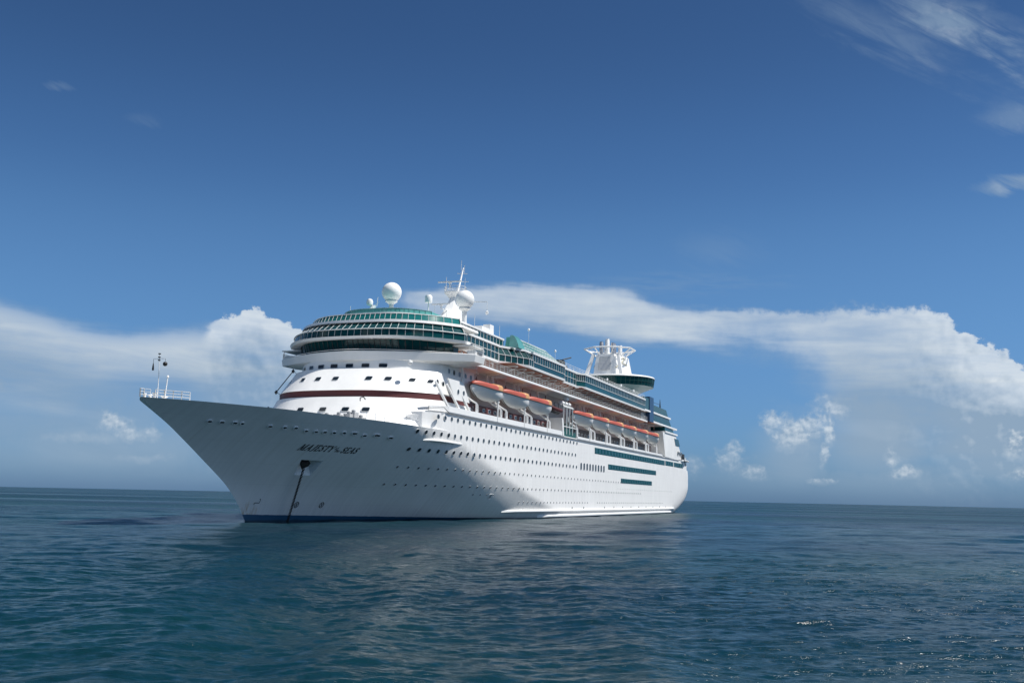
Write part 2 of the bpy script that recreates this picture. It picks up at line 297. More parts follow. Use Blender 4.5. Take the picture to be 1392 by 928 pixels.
# ------------------------------------------------------------ the sea: one wavy sheet out to the true horizon distance
def build_sea():
    rng = np.random.default_rng(5)
    rs = [0.0, 6.0, 12.0, 18.0]; r = 20.0
    while r < 3950: rs.append(r); r += max(0.10, 0.52e-4 * r * r)
    rs.append(3970.0); rs = np.array(rs)
    fine = np.linspace(R(20) - R(32), R(20) + R(32), 1100)
    rest = np.linspace(R(52), R(348), 90)[1:-1]
    th = np.concatenate([fine, rest]); nth = len(th)
    dth = np.concatenate([np.full(1100, R(64) / 1100), np.full(len(rest), R(296) / 89)])
    RR, TT = np.meshgrid(rs[1:], th, indexing='ij')
    drr = np.gradient(rs)[1:]
    sp = np.maximum(drr[:, None], RR * dth[None, :])
    X = CAMP.x + RR * np.cos(TT); Y = CAMP.y + RR * np.sin(TT); Z = np.zeros_like(X)
    wind = R(20 + 14)
    N = 150
    lam = np.exp(rng.uniform(math.log(0.34), math.log(13.0), N)); open_sea = np.clip((RR - 45) / 160, 0, 1)
    for l in lam:
        d = wind + rng.normal(0, 0.42); ph = rng.uniform(0, 6.28); k = 6.2832 / l
        amp = 0.023 * l / 6.2832 * ((0.22 + 0.5 * open_sea) if l > 2.6 else (0.55 + 0.5 * open_sea) if l > 1.3 else 1.0)
        f = np.clip((l / sp - 2.2) / 2.5, 0, 1)
        arg = k * (X * math.cos(d) + Y * math.sin(d)) + ph
        s_ = np.sin(arg)
        Z += amp * f * (s_ - 0.30 * np.cos(2 * arg) )
    for l, d, a_ in ((17.0, R(-28), 0.05), (21.0, R(-20), 0.045), (13.0, R(-36), 0.035), (24.0, R(48), 0.04)):      # slow swell across the wind sea
        Z += a_ * np.clip((l / sp - 2.2) / 2.5, 0, 1) * np.sin(6.2832 / l * (X * math.cos(d) + Y * math.sin(d)) + rng.uniform(0, 6))
    # ridges of the ship's bow swell, running from the left foreground towards the stem
    for l, d, a_, off in ((6.5, R(114), 0.10, 4), (9.0, R(110), 0.11, 0), (12.0, R(119), 0.10, -3), (4.2, R(108), 0.06, 2)):
        q_ = (X - 8) * math.sin(R(26)) - (Y + 14) * math.cos(R(26))
        env = np.exp(-((q_ - 9 - off) / 15.0) ** 2) * np.clip((25 - X) / 30, 0, 1) * np.clip((l / sp - 2.2) / 2.5, 0, 1)
        w_ = np.sin(6.2832 / l * (X * math.cos(d) + Y * math.sin(d)) + rng.uniform(0, 6) + 0.7 * np.sin(X * 0.11 + l))
        Z += 0.6 * a_ * env * (w_ + 0.25 * w_ * w_)
    nr = len(rs) - 1
    V = np.empty((nr * nth + 1, 3)); V[1:, 0] = X.ravel(); V[1:, 1] = Y.ravel(); V[1:, 2] = Z.ravel(); V[0] = (CAMP.x, CAMP.y, 0)
    i = np.arange(nr - 1)[:, None]; j = np.arange(nth)[None, :]; jn = (j + 1) % nth
    Q = np.stack([1 + i * nth + j, 1 + (i + 1) * nth + j, 1 + (i + 1) * nth + jn, 1 + i * nth + jn], -1).reshape(-1, 4)
    jj = np.arange(nth); T = np.stack([np.zeros(nth, int), 1 + jj, 1 + (jj + 1) % nth], -1)
    me = bpy.data.meshes.new('sea')
    loops = np.concatenate([Q.ravel(), T.ravel()])
    starts = np.concatenate([np.arange(len(Q)) * 4, len(Q) * 4 + np.arange(len(T)) * 3])
    me.vertices.add(len(V)); me.vertices.foreach_set('co', V.ravel())
    me.loops.add(len(loops)); me.loops.foreach_set('vertex_index', loops)
    me.polygons.add(len(starts)); me.polygons.foreach_set('loop_start', starts)
    me.update(calc_edges=True); me.validate()
    me.polygons.foreach_set('use_smooth', np.ones(len(me.polygons), bool))
    me.materials.append(sea_material())
    o = bpy.data.objects.new('sea', me); C.objects.link(o); o['kind'] = 'structure'
    o['label'] = 'dark teal rippled sea reaching to the horizon'; o['category'] = 'sea'
build_sea()

# ------------------------------------------------------------ mesh helpers
class MB:
    def __init__(s): s.v = []; s.f = []; s.mi = []
    def vert(s, p): s.v.append(tuple(p)); return len(s.v) - 1
    def face(s, idx, mi=0): s.f.append(tuple(idx)); s.mi.append(mi)
    def poly(s, pts, mi=0): s.face([s.vert(p) for p in pts], mi)
    def box(s, x0, x1, y0, y1, z0, z1, mi=0):
        a = [s.vert(p) for p in ((x0, y0, z0), (x1, y0, z0), (x1, y1, z0), (x0, y1, z0), (x0, y0, z1), (x1, y0, z1), (x1, y1, z1), (x0, y1, z1))]
        for q in ((0, 3, 2, 1), (4, 5, 6, 7), (0, 1, 5, 4), (1, 2, 6, 5), (2, 3, 7, 6), (3, 0, 4, 7)): s.face([a[k] for k in q], mi)
    def loft(s, rings, closed=True, cap0=True, cap1=True, mi=0):
        """skin between rings of equal length"""
        idx = [[s.vert(p) for p in r] for r in rings]; n = len(rings[0])
        for a, b in zip(idx[:-1], idx[1:]):
            for k in range(n if closed else n - 1):
                s.face((a[k], a[(k + 1) % n], b[(k + 1) % n], b[k]), mi)
        if cap0: s.face(idx[0][::-1], mi)
        if cap1: s.face(idx[-1], mi)
    def tube(s, pts, r, n=6, mi=0, r1=None):
        pts = [Vector(p) for p in pts]; rings = []
        for k, p in enumerate(pts):
            d = (pts[min(k + 1, len(pts) - 1)] - pts[max(k - 1, 0)]).normalized()
            a = d.cross(Vector((0, 0, 1)) if abs(d.z) < 0.9 else Vector((1, 0, 0))).normalized(); b = d.cross(a)
            rr = r if r1 is None else r + (r1 - r) * k / max(1, len(pts) - 1)
            rings.append([p + (a * math.cos(6.2832 * q / n + 0.785) + b * math.sin(6.2832 * q / n + 0.785)) * rr for q in range(n)])
        s.loft(rings, mi=mi)
    def lathe(s, c, prof, n=24, mi=0, cap0=True, cap1=True):
        s.loft([[(c[0] + r * math.cos(6.2832 * k / n), c[1] + r * math.sin(6.2832 * k / n), c[2] + z) for k in range(n)] for r, z in prof], mi=mi, cap0=cap0, cap1=cap1)
    def build(s, name, mats, parent=None, org=None, smooth=True, angle=35):
        if not isinstance(mats, (list, tuple)): mats = [mats]
        if org is None:
            root = parent
            while root is not None and root.parent is not None: root = root.parent
            org = tuple(root.location) if root is not None else (0, 0, 0)
        V = [(x - org[0], y - org[1], z - org[2]) for x, y, z in s.v]
        me = bpy.data.meshes.new(name); me.from_pydata(V, [], s.f)
        for m_ in mats: me.materials.append(m_)
        if len(mats) > 1: me.polygons.foreach_set('material_index', s.mi)
        import bmesh
        bm = bmesh.new(); bm.from_mesh(me); bmesh.ops.recalc_face_normals(bm, faces=bm.faces); bm.to_mesh(me); bm.free()
        if smooth:
            me.polygons.foreach_set('use_smooth', [True] * len(me.polygons)); me.set_sharp_from_angle(angle=R(angle))
        me.update()
        o = bpy.data.objects.new(name, me); C.objects.link(o)
        if parent is not None: o.parent = parent
        else: o.location = org
        return o

def tag(o, label, cat, group=None):
    o['label'] = label; o['category'] = cat
    if group: o['group'] = group
def empty(name, loc):
    o = bpy.data.objects.new(name, None); C.objects.link(o); o.location = loc; o.empty_display_size = 0.3; return o

SHIP = empty('cruise_ship', (130, 0, 0))
tag(SHIP, 'large white cruise ship with teal glass bands lying at anchor', 'cruise ship')

# ------------------------------------------------------------ hull form
DX = [0, 1.5, 4.5, 11, 15.6, 23.8, 28.5, 35, 41.3, 50]; DY = [0, 1.35, 3.65, 7.3, 9.4, 11.8, 13, 14.6, 15.6, 16.1]
SZ = [-3, 0, 1.1, 4.3, 8.3, 11.5, 14.6]; SX = [23.6, 22.6, 21.9, 18.7, 12.1, 6.3, 0.4]
def pchip(xs, ys):
    xs = np.array(xs, float); ys = np.array(ys, float); h = np.diff(xs); d = np.diff(ys) / h
    m = np.zeros(len(xs)); m[0] = d[0]; m[-1] = d[-1]
    for k in range(1, len(xs) - 1):
        if d[k - 1] * d[k] > 0:
            w1 = 2 * h[k] + h[k - 1]; w2 = h[k] + 2 * h[k - 1]; m[k] = (w1 + w2) / (w1 / d[k - 1] + w2 / d[k])
    def f(x):
        x = min(max(x, xs[0]), xs[-1]); k = min(int(np.searchsorted(xs, x, 'right')) - 1, len(xs) - 2)
        t = (x - xs[k]) / h[k]
        return float((1 + 2 * t) * (1 - t) ** 2 * ys[k] + t * (1 - t) ** 2 * h[k] * m[k] + t * t * (3 - 2 * t) * ys[k + 1] + t * t * (t - 1) * h[k] * m[k + 1])
    return f
f_deck = pchip(DX, DY); f_stem = pchip(SZ, SX); f_wl = pchip([0, .25, .5, .75, 1], [0, .33 * 16.1, .65 * 16.1, .89 * 16.1, 16.1])
f_end = pchip([-3, 0, 2, 5, 9, 12, 16.6], [232, 253, 265, 274, 278, 278, 272]); f_aft = pchip([-3, 0, 8, 16.6], [185, 205, 234, 236])
def zdeck(X): return 14.6 - .6 * min(max(X, 0), 45) / 45
def hull_y(X, Z):
    if X > 150:
        a, e = f_aft(Z), f_end(Z)
        u = min(max((X - a) / (e - a), 0), 1); return 16.1 * (1 - u ** 3.4) ** (1 / 3.4)
    t = Z / zdeck(X); tc = min(max(t, 0), 1)
    xs = f_stem(t * 14.6 if t < 1 else 14.6); xf = 118 + (50 - 118) * tc ** .82
    s = min(max((X - xs) / (xf - xs), 0), 1); w = tc ** 1.6
    return f_wl(s) * (1 - w) + f_deck(s * 50) * w
def hull_p(X, Z, out=0.0):
    """point on the port side with outward offset along the skin's normal"""
    e = 0.05
    p = Vector((X, -hull_y(X, Z), Z)); a = Vector((X + e, -hull_y(X + e, Z), Z)) - p; b = Vector((X, -hull_y(X, Z + e), Z + e)) - p
    n = a.cross(b).normalized()
    if n.y > 0: n = -n
    return p + n * out, a.normalized(), n

def build_hull():
    T = [-0.2] + [k / 40 for k in range(0, 41)]
    ss = [0, .004, .012, .025, .045, .07, .1, .135, .175, .22, .27, .325, .385, .45, .52, .6, .68, .76, .84, .92, 1.0]
    ss = sorted(set(ss + [(a + b) / 2 for a, b in zip(ss[:-1], ss[1:])])); ss = sorted(set(ss + [(a + b) / 2 for a, b in zip(ss[:-1], ss[1:])]))
    XM = 116.0
    rings = []
    for t in T:
        xs = f_stem(max(t * 14.6, -3)); row = []
        for s in ss:
            X = xs + (XM - xs) * s; z = t * zdeck(X)
            y = hull_y(X, z) if s > 0 else 0.0
            row.append((X, -y, z))
        z = t * 14.0
        a, e = f_aft(z), f_end(z)
        for X in (140, 165, 185, 205): 
            if X < a - 3: row.append((X, -16.1, z))
            else: row.append((a - 3, -16.1, z))
        for u in (0, .25, .45, .6, .72, .82, .89, .94, .975, .993, 1.0):
            X = a + (e - a) * u; row.append((X, -16.1 * (1 - u ** 3.4) ** (1 / 3.4), z))
        n = len(row)
        full = row + [(x, -y, zz) for x, y, zz in row[-2:0:-1]]
        rings.append(full)
    mb = MB(); mb.loft(rings)
    o = mb.build('hull', M['hull'], SHIP, smooth=False)
    # anchor pocket cut into the port bow
    P, tx, n = hull_p(28.2, 7.5)
    tz = tx.cross(n); tz = tz if tz.z > 0 else -tz
    cut = MB()
    def q(u, v, d): return P + tx * u + tz * v + n * d
    outer = [q(-2.2, 1.35, 0.4), q(1.95, 1.35, 0.4), q(1.35, -1.75, 0.4), q(-1.75, -1.75, 0.4)]
    inner = [q(-1.6, 1.3, -1.6), q(0.9, 1.3, -1.6), q(0.7, -0.2, -1.5), q(-1.2, -0.2, -1.5)]
    cut.loft([outer, inner]); co = cut.build('cutter', M['hull'], None, org=(0, 0, 0), smooth=False)
    md = o.modifiers.new('pocket', 'BOOLEAN'); md.operation = 'DIFFERENCE'; md.object = co; md.solver = 'EXACT'
    bpy.context.view_layer.update()
    dg = bpy.context.evaluated_depsgraph_get()
    me = bpy.data.meshes.new_from_object(o.evaluated_get(dg))
    o.modifiers.clear(); o.data = me; me.name = 'hull'
    bpy.data.objects.remove(co)
    me.polygons.foreach_set('use_smooth', [True] * len(me.polygons)); me.set_sharp_from_angle(angle=R(28))
    return o, P, tx, tz, n
HULL, PK, PKx, PKz, PKn = build_hull()

# upper side strake from the knuckle to the promenade deck
def build_upper():
    out = []
    out += [(46.4, -14.2), (47.6, -15.0), (48.9, -15.75), (50.5, -16.0)]
    for X in (53, 60, 80, 116, 150, 190, 225): out.append((X, -hull_y(X, 14.0)))
    a, e = f_aft(15.5), f_end(15.5)
    for u in (0, .25, .45, .6, .72, .82, .89, .94, .975, .993): out.append((a + (e - a) * u, -16.1 * (1 - u ** 3.4) ** (1 / 3.4)))
    out.append((e, 0.0))
    full = out + [(x, -y) for x, y in out[-2::-1]]
    mb = MB(); mb.loft([[(x, y, 14.004) for x, y in full], [(x, y, 16.6) for x, y in full]])
    return mb.build('upper_hull', M['hull'], SHIP, angle=30)
UPPER = build_upper()

# ------------------------------------------------------------ windows let into a surface: rim ring plus dark glass
def plate(mb, c, tx, tz, n, w, h, rnd=0.3, rim=0.06, proud=0.05, seg=3):
    def ring(hw, hh, r, d):
        pts = []
        for cx, cy, a0 in ((1, 1, 0), (-1, 1, 90), (-1, -1, 180), (1, -1, 270)):
            for k in range(seg + 1):
                a = R(a0 + 90 * k / seg)
                pts.append(c + tx * (cx * (hw - r) + math.cos(a) * r) + tz * (cy * (hh - r) + math.sin(a) * r) + n * d)
        return pts
    r = min(w, h) * rnd
    O = ring(w / 2 + rim, h / 2 + rim, r + rim, -0.03); O2 = ring(w / 2 + rim, h / 2 + rim, r + rim, proud); I = ring(w / 2, h / 2, r, proud); I2 = ring(w / 2, h / 2, r, proud - 0.035)
    mb.loft([O, O2, I, I2], cap0=False, cap1=False, mi=0)
    mb.poly(I2, 1)
def hull_window(name, X, Z, w, h, rnd, parent, rim=0.06, mats=None, label=None):
    p, tx, n = hull_p(X, Z)
    if Z > 14: p = Vector((X, -hull_y(X, 14.0), Z)); n = Vector((n.x, n.y, 0)).normalized(); tx = Vector((tx.x, tx.y, 0)).normalized()
    tz = tx.cross(n); tz = tz if tz.z > 0 else -tz
    mb = MB(); plate(mb, p, tx, tz, n, w, h, rnd, rim)
    return mb.build(name, mats or [M['rim'], M['port']], parent, smooth=False)
for Z, par in ((15.93, UPPER), (13.33, HULL), (10.78, HULL)):
    k = 0
    X = {15.93: 48.4, 13.33: 42.4, 10.78: 43.3}[Z]
    while X < 124.5:
        hull_window('porthole', X, Z, 0.78, 0.66, 0.42, par); X += 2.49
mb = MB()
for Z, X0, X1, st, s in ((8.18, 44.2, 171, 2.42, 0.42), (5.6, 44.6, 186, 2.42, 0.42), (3.1, 88, 215, 2.1, 0.34), (4.35, 69, 78, 2.3, 0.3), (6.6, 160, 230, 2.5, 0.2), (2.0, 120, 220, 9.0, 0.5)):
    X = X0
    while X < X1:
        if not (133 < X < 140 and Z < 4):
            p, tx, n = hull_p(X, Z); tz = tx.cross(n); tz = tz if tz.z > 0 else -tz
            plate(mb, p, tx, tz, n, s, s, 0.45, 0.03, 0.06, 2)
        X += st
o = mb.build('small_porthole', [M['rim'], M['port']], HULL, smooth=False); o['kind'] = 'stuff'
for k in range(9):
    hull_window('tall_window', 126.6 + k * 2.45, 11.05, 1.15, 1.5, 0.25, HULL)
# teal window strips: a painted strip with its separate panes
for (x0, x1, z0, z1, nn, par) in ((137.9, 217.7, 14.35, 15.75, 27, UPPER), (218.6, 231.0, 14.4, 15.8, 4, UPPER), (232.0, 247.5, 14.4, 15.8, 5, UPPER), (150.2, 205.2, 11.1, 12.35, 20, HULL), (163, 199.5, 8.05, 9.2, 13, HULL)):
    st = MB(); pts_t, pts_b = [], []
    nseg = 12
    for k in range(nseg + 1):
        X = x0 + (x1 - x0) * k / nseg; y = hull_y(X, (z0 + z1) / 2)
        pts_b.append((X, -y - 0.03, z0)); pts_t.append((X, -y - 0.03, z1))
    st.loft([[(x, y + 0.1, z) for x, y, z in pts_b], pts_b, pts_t, [(x, y + 0.1, z) for x, y, z in pts_t]], closed=False, cap0=False, cap1=False)
    so = st.build('window_strip', M['stripe'], par, smooth=False)
    pitch = (x1 - x0) / nn
    for k in range(nn):
        X = x0 + pitch * (k + 0.5); zc = (z0 + z1) / 2
        p, tx, n = hull_p(X, min(zc, 13.9)); p = Vector((X, -hull_y(X, min(zc, 13.9)), zc)) + n * 0.05
        w_ = MB(); plate(w_, p, tx, Vector((0, 0, 1)), n, pitch * 0.78, (z1 - z0) * 0.80, 0.12, 0.03, 0.05, 2)
        w_.build('window', [M['stripe'], M['teal']], par, smooth=False)

# ------------------------------------------------------------ name on the bow: thick and thin strokes, sheared to the right
GL = {   # strokes (x0, y0, x1, y1, width) on a 1-high letter, followed by the advance
    'M': ([(.08, 0, .16, 1, .05), (.16, 1, .52, .05, .15), (.52, .05, .92, 1, .05), (.92, 1, .92, 0, .15), (-.04, .02, .2, .02, .05), (.76, .02, 1.06, .02, .05), (.02, .98, .22, .98, .05), (.86, .98, 1.06, .98, .05)], 1.22),
    'A': ([(.05, 0, .46, 1, .05), (.46, 1, .82, 0, .15), (.2, .36, .66, .36, .05), (-.06, .02, .18, .02, .05), (.66, .02, .96, .02, .05)], 1.02),
    'J': ([(.34, 1, .34, .0, .15), (.34, .0, .12, -.14, .09), (.2, .98, .5, .98, .05)], .62),
    'E': ([(.14, 0, .14, 1, .15), (0, .98, .62, .98, .06), (.62, .98, .62, .78, .05), (.14, .52, .48, .52, .05), (0, .02, .66, .02, .06), (.66, .02, .68, .25, .05)], .82),
    'S': ([(.58, .8, .56, .94, .05), (.56, .92, .34, .98, .07), (.34, .98, .12, .84, .09), (.12, .84, .16, .62, .13), (.16, .62, .5, .42, .16), (.5, .42, .56, .2, .13), (.56, .2, .34, .02, .09), (.34, .02, .08, .08, .07), (.08, .08, .06, .26, .05)], .76),
    'T': ([(.4, 0, .4, 1, .15), (.02, .97, .78, .97, .06), (.02, .97, .02, .78, .05), (.78, .97, .78, .78, .05), (.26, .02, .56, .02, .05)], .88),
    'Y': ([(.06, 1, .42, .46, .14), (.42, .46, .78, 1, .05), (.42, .46, .42, 0, .15), (-.04, .98, .22, .98, .05), (.66, .98, .92, .98, .05), (.28, .02, .58, .02, .05)], .92),
    'o': ([(.1, .3, .3, .6, .1), (.3, .6, .5, .3, .07), (.5, .3, .3, .0, .1), (.3, .0, .1, .3, .07)], .62),
    'f': ([(.2, 0, .26, .8, .1), (.26, .8, .48, .95, .08), (.08, .58, .46, .58, .07)], .5),
    't': ([(.2, .9, .2, .08, .1), (.2, .08, .42, .04, .08), (.05, .6, .42, .6, .07)], .5),
    'h': ([(.12, 0, .14, 1, .1), (.14, .5, .42, .55, .08), (.44, .5, .44, 0, .1)], .6),
    'e': ([(.12, .32, .5, .36, .06), (.5, .36, .32, .62, .07), (.32, .62, .1, .3, .1), (.1, .3, .3, .02, .09), (.3, .02, .52, .12, .06)], .62),
}
def lay(mb, text, u, v, size, space=0.10, shear=0.26, wide=1.0):
    for ch in text:
        strokes, adv = GL[ch]
        for x0, y0, x1, y1, w in strokes:
            d = Vector((x1 - x0, y1 - y0)); d.normalize(); nn = Vector((-d.y, d.x)) * (w + .075) / 2; e = d * 0.03
            quad = ((x0 - e.x + nn.x, y0 - e.y + nn.y), (x1 + e.x + nn.x, y1 + e.y + nn.y), (x1 + e.x - nn.x, y1 + e.y - nn.y), (x0 - e.x - nn.x, y0 - e.y - nn.y))
            pts = []
            for a, b in quad:
                X = u + (a * wide + b * shear) * size; Z = v + b * size
                pts.append(hull_p(X, Z, 0.035)[0])
            mb.poly(pts)
        u += (adv + space) * wide * size
    return u
mb = MB(); W = 1.07
u = lay(mb, 'MAJESTY', 23.75, 9.70, 0.74, wide=W); mb.build('ship_name_word', M['ink'], HULL, smooth=False)
u0 = u + 0.1; mb = MB()
lay(mb, 'of', u0, 10.02, 0.36, wide=1.15); u = lay(mb, 'the', u0 + 0.36, 9.72, 0.36, wide=1.15) + 0.24; mb.build('ship_name_word', M['ink'], HULL, smooth=False)
mb = MB(); lay(mb, 'SEAS', u, 9.66, 0.74, wide=W); mb.build('ship_name_word', M['ink'], HULL, smooth=False)

# mooring fairleads in the bow
for X, Z, w in ((9.1, 12.46, .8), (10.5, 12.45, .8), (12.0, 12.47, .8), (12.9, 12.45, .6), (16.6, 12.35, .8), (18.6, 12.34, .75), (20.1, 12.38, .8), (22.0, 12.12, .8), (23.6, 12.1, .8), (25.0, 12.15, .9), (26.6, 12.17, .9), (28.3, 12.25, 0.9), (30.2, 12.3, 1.3), (32.3, 12.13, 1.0), (34.6, 12.3, 1.6), (37.6, 12.12, 1.3)):
    p, tx, n = hull_p(X, Z); tz = tx.cross(n); tz = tz if tz.z > 0 else -tz
    mb = MB(); plate(mb, p, tx, tz, n, w * 0.72, 0.34, 0.5, 0.09, 0.16, 4)
    mb.build('fairlead', [M['clean'], M['port']], HULL, smooth=False)
# bow thruster marks (ring and cross) and the bulb mark
for X in (30.7, 35.4):
    mb = MB(); c = [hull_p(X + 0.42 * math.cos(a), 2.4 + 0.42 * math.sin(a), 0.03)[0] for a in np.linspace(0, 6.2832, 19)[:-1]]
    d = [hull_p(X + 0.32 * math.cos(a), 2.4 + 0.32 * math.sin(a), 0.03)[0] for a in np.linspace(0, 6.2832, 19)[:-1]]
    mb.loft([c, d], cap0=False, cap1=False)
    for s in (1, -1):
        mb.poly([hull_p(X + a * .7 * .42, 2.4 + s * b * .42, 0.033 + 0.004 * s)[0] for a, b in ((-.9, -.6), (-.72, -.75), (.9, .6), (.72, .75))])
    mb.build('thruster_mark', M['dark'], HULL, smooth=False)
mb = MB()
pl = [(23.35, 2.35), (23.3, 2.6), (23.7, 2.62), (24.1, 2.6), (24.15, 2.9), (24.12, 3.15), (23.95, 3.12)]
for (a, b), (c, d) in zip(pl[:-1], pl[1:]):
    e = Vector((c - a, d - b)).normalized(); n2 = Vector((-e.y, e.x)) * .045
    mb.poly([hull_p(a + n2.x, b + n2.y, .03)[0], hull_p(c + n2.x, d + n2.y, .03)[0], hull_p(c - n2.x, d - n2.y, .03)[0], hull_p(a - n2.x, b - n2.y, .03)[0]])
mb.build('bulb_mark', M['dark'], HULL, smooth=False)
# discharge flap and lit recess low on the shoulder
hull_window('side_hatch', 75.1, 4.05, 0.8, 0.8, 0.1, HULL, 0.12, [M['clean'], M['grey']])
# belting: two long white bars on the quarter and the short wedge on the shoulder
def belting(name, x0, x1, z, h, out, taper0, taper1, nseg=30):
    rings = []
    for k in range(nseg + 1):
        X = x0 + (x1 - x0) * k / nseg
        o_ = out * min(1, (X - x0) / taper0 + 0.02, (x1 - X) / taper1 + 0.02)
        y = hull_y(X, z)
        rings.append([(X, -y + .15, z - h / 2), (X, -y - o_ * .8, z - h / 2), (X, -y - o_, z - h * .2), (X, -y - o_, z + h * .25), (X, -y - o_ * .7, z + h / 2), (X, -y + .15, z + h / 2)])
    mb = MB(); mb.loft(rings); return mb.build(name, M['clean'], HULL, smooth=False)
belting('rubbing_strake', 82.5, 234, 1.45, 0.45, 0.55, 1.5, 3)
belting('rubbing_strake', 99.5, 229, 0.45, 0.62, 0.75, 1.5, 3)
belting('shoulder_fin', 45.0, 58, 12.28, 0.3, 0.6, 4, 8, 20)

# ------------------------------------------------------------ anchor and chain in the pocket
def q(u, v, d): return PK + PKx * u + PKz * v + PKn * d
anch = MB()
anch.tube([q(-1.2, 1.35, -0.9), q(-1.0, 0.55, -0.05)], 0.2, 8)
anch.loft([[q(-1.75, .95, .15), q(-.35, .95, .15), q(-.45, .45, .25), q(-1.3, -.15, .28)], [q(-1.7, .95, -.55), q(-.4, .95, -.55), q(-.5, .5, -.5), q(-1.3, .0, -.45)]])
A0 = q(-1.1, .3, .3)
ao = anch.build('anchor', M['black'], None, org=tuple(A0), smooth=False)
tag(ao, 'black anchor stowed at the top of the bow pocket under the ship name', 'anchor')
ch = MB()
p0 = Vector(q(-1.15, .15, .34)); p1 = Vector((29.4, -hull_y(29.4, .6) - 0.35, -0.6))
n_l = 34
for k in range(n_l):
    a = p0.lerp(p1, k / n_l); b = p0.lerp(p1, (k + 1.25) / n_l)
    sag = lambda t: Vector((0, 0, 0))
    d = (b - a).normalized(); side = d.cross(Vector((0, 1, 0))).normalized() if k % 2 else d.cross(Vector((1, 0, 0))).normalized()
    hw = 0.13
    ch.tube([a, a + (b - a) * .2 + side * hw, a + (b - a) * .8 + side * hw, b, a + (b - a) * .8 - side * hw, a + (b - a) * .2 - side * hw, a], 0.065, 5)
co = ch.build('anchor_chain', M['chain'], None, org=tuple(p1))
tag(co, 'dark anchor chain running from the bow pocket down into the water', 'chain')

# ------------------------------------------------------------ superstructure: bowed fronts stacked in tiers
def front(x0, d, w, n=40, p=3.0):
    return [(x0 + d * abs(-1 + 2 * k / n) ** p, w * (-1 + 2 * k / n)) for k in range(n + 1)]
def outline(x0, d, w, xend, z, n=40, p=3.0):
    f = front(x0, d, w, n, p); return [(xend, -w, z)] + [(x, y, z) for x, y in f] + [(xend, w, z)]
def tier(name, b, t, xend, m, parent=SHIP, p=3.0, angle=30):
    """b, t = (x0, d, half breadth, z) of the bottom and top outline"""
    mb = MB(); mb.loft([outline(b[0], b[1], b[2], xend, b[3], p=p), outline(t[0], t[1], t[2], xend, t[3], p=p)])
    return mb.build(name, m, parent, angle=angle)
def mullions(name, b, t, parent, n, r=0.06, m=None, yskip=None, out=0.05, p=3.0, xend=None, nside=0):
    mb = MB()
    B = front(b[0] - out, b[1], b[2] + out, n, p); T_ = front(t[0] - out, t[1], t[2] + out, n, p)
    for (x0, y0), (x1, y1) in zip(B, T_): mb.tube([(x0, y0, b[3]), (x1, y1, t[3])], r, 4)
    for F, z in ((B, b[3]), (T_, t[3])): mb.tube([(x, y, z) for x, y in F], r, 4)
    if xend:
        for F, z, ww in ((B, b[3], b[2]), (T_, t[3], t[2])):
            for s in (-1, 1): mb.tube([(F[0][0], s * (ww + out), z), (xend, s * (ww + out), z)], r, 4)
        for k in range(1, nside + 1):
            for s in (-1, 1):
                X = B[0][0] + (xend - B[0][0]) * k / nside; X2 = T_[0][0] + (xend - T_[0][0]) * k / nside
                mb.tube([(X, s * (b[2] + out), b[3]), (X2, s * (t[2] + out), t[3])], r, 4)
    return mb.build(name, m or M['frame'], parent, smooth=False)
def hoop(name, o_, r, parent, m=None, n=40, p=3.0, xend=None, square=None):
    """a bar following a tier's outline"""
    pts = [(x, y, o_[3]) for x, y in front(o_[0], o_[1], o_[2], n, p)]
    if xend: pts = [(xend, -o_[2], o_[3])] + pts + [(xend, o_[2], o_[3])]
    mb = MB(); mb.tube(pts, r, 6); return mb.build(name, m or M['frame'], parent)

DECKHOUSE = tier('forward_deckhouse', (39.5, 9.5, 15.9, 13.6), (43.4, 8.5, 14.9, 18.7), 64, M['white'])
tier('red_band', (43.75, 8.2, 14.45, 18.7), (43.8, 8.2, 14.4, 19.74), 66, M['red'])
SLOPE = tier('sloped_front', (43.55, 8.0, 14.2, 19.74), (47.6, 7.4, 13.5, 23.55), 66, M['white'])
tier('bridge_neck', (48.6, 7.6, 13.0, 23.55), (48.9, 7.6, 13.0, 25.3), 70, M['white'])

def on_tier(b, t, y, z):
    k = (z - b[3]) / (t[3] - b[3]); x0 = b[0] + (t[0] - b[0]) * k; d = b[1] + (t[1] - b[1]) * k; w = b[2] + (t[2] - b[2]) * k
    if abs(y) > w: y = math.copysign(w, y)
    return Vector((x0 + d * abs(y / w) ** 3, y, z))
def tier_window(b, t, y, z, w, h, name, parent, rnd=0.25):
    p = on_tier(b, t, y, z); e = .05
    tx = (on_tier(b, t, y + e, z) - p).normalized(); tz = (on_tier(b, t, y, z + e) - p).normalized()
    n = tx.cross(tz).normalized()
    if n.x > 0: n = -n
    mb = MB(); plate(mb, p, tx, tz, n, w, h, rnd, 0.07, 0.05); mb.build(name, [M['rim'], M['port']], parent, smooth=False)
LB, LT = (39.5, 9.5, 15.9, 13.6), (43.4, 8.5, 14.9, 18.95)
SB, ST = (43.5, 8.0, 14.2, 19.72), (47.6, 7.4, 13.5, 23.55)
for y in (10.9, 6.9, 3.7, 0.5, -5.1, -7.9, -10.9, -12.9): tier_window(SB, ST, y, 21.75, 1.05, 0.95, 'cabin_window', SLOPE)
for y in (4.2, 0.2, -3.6, -6.7): tier_window(LB, LT, y, 16.6, 1.15, 0.8, 'cabin_window', DECKHOUSE)
NB, NT_ = (48.6, 7.6, 13.0, 23.55), (48.9, 7.6, 13.0, 25.3)
for y in (10, 7.6, 5.2, 2.6, -.2, -3.0, -5.8): tier_window(NB, NT_, y, 24.15, 1.3, 0.6, 'cabin_window', SLOPE)
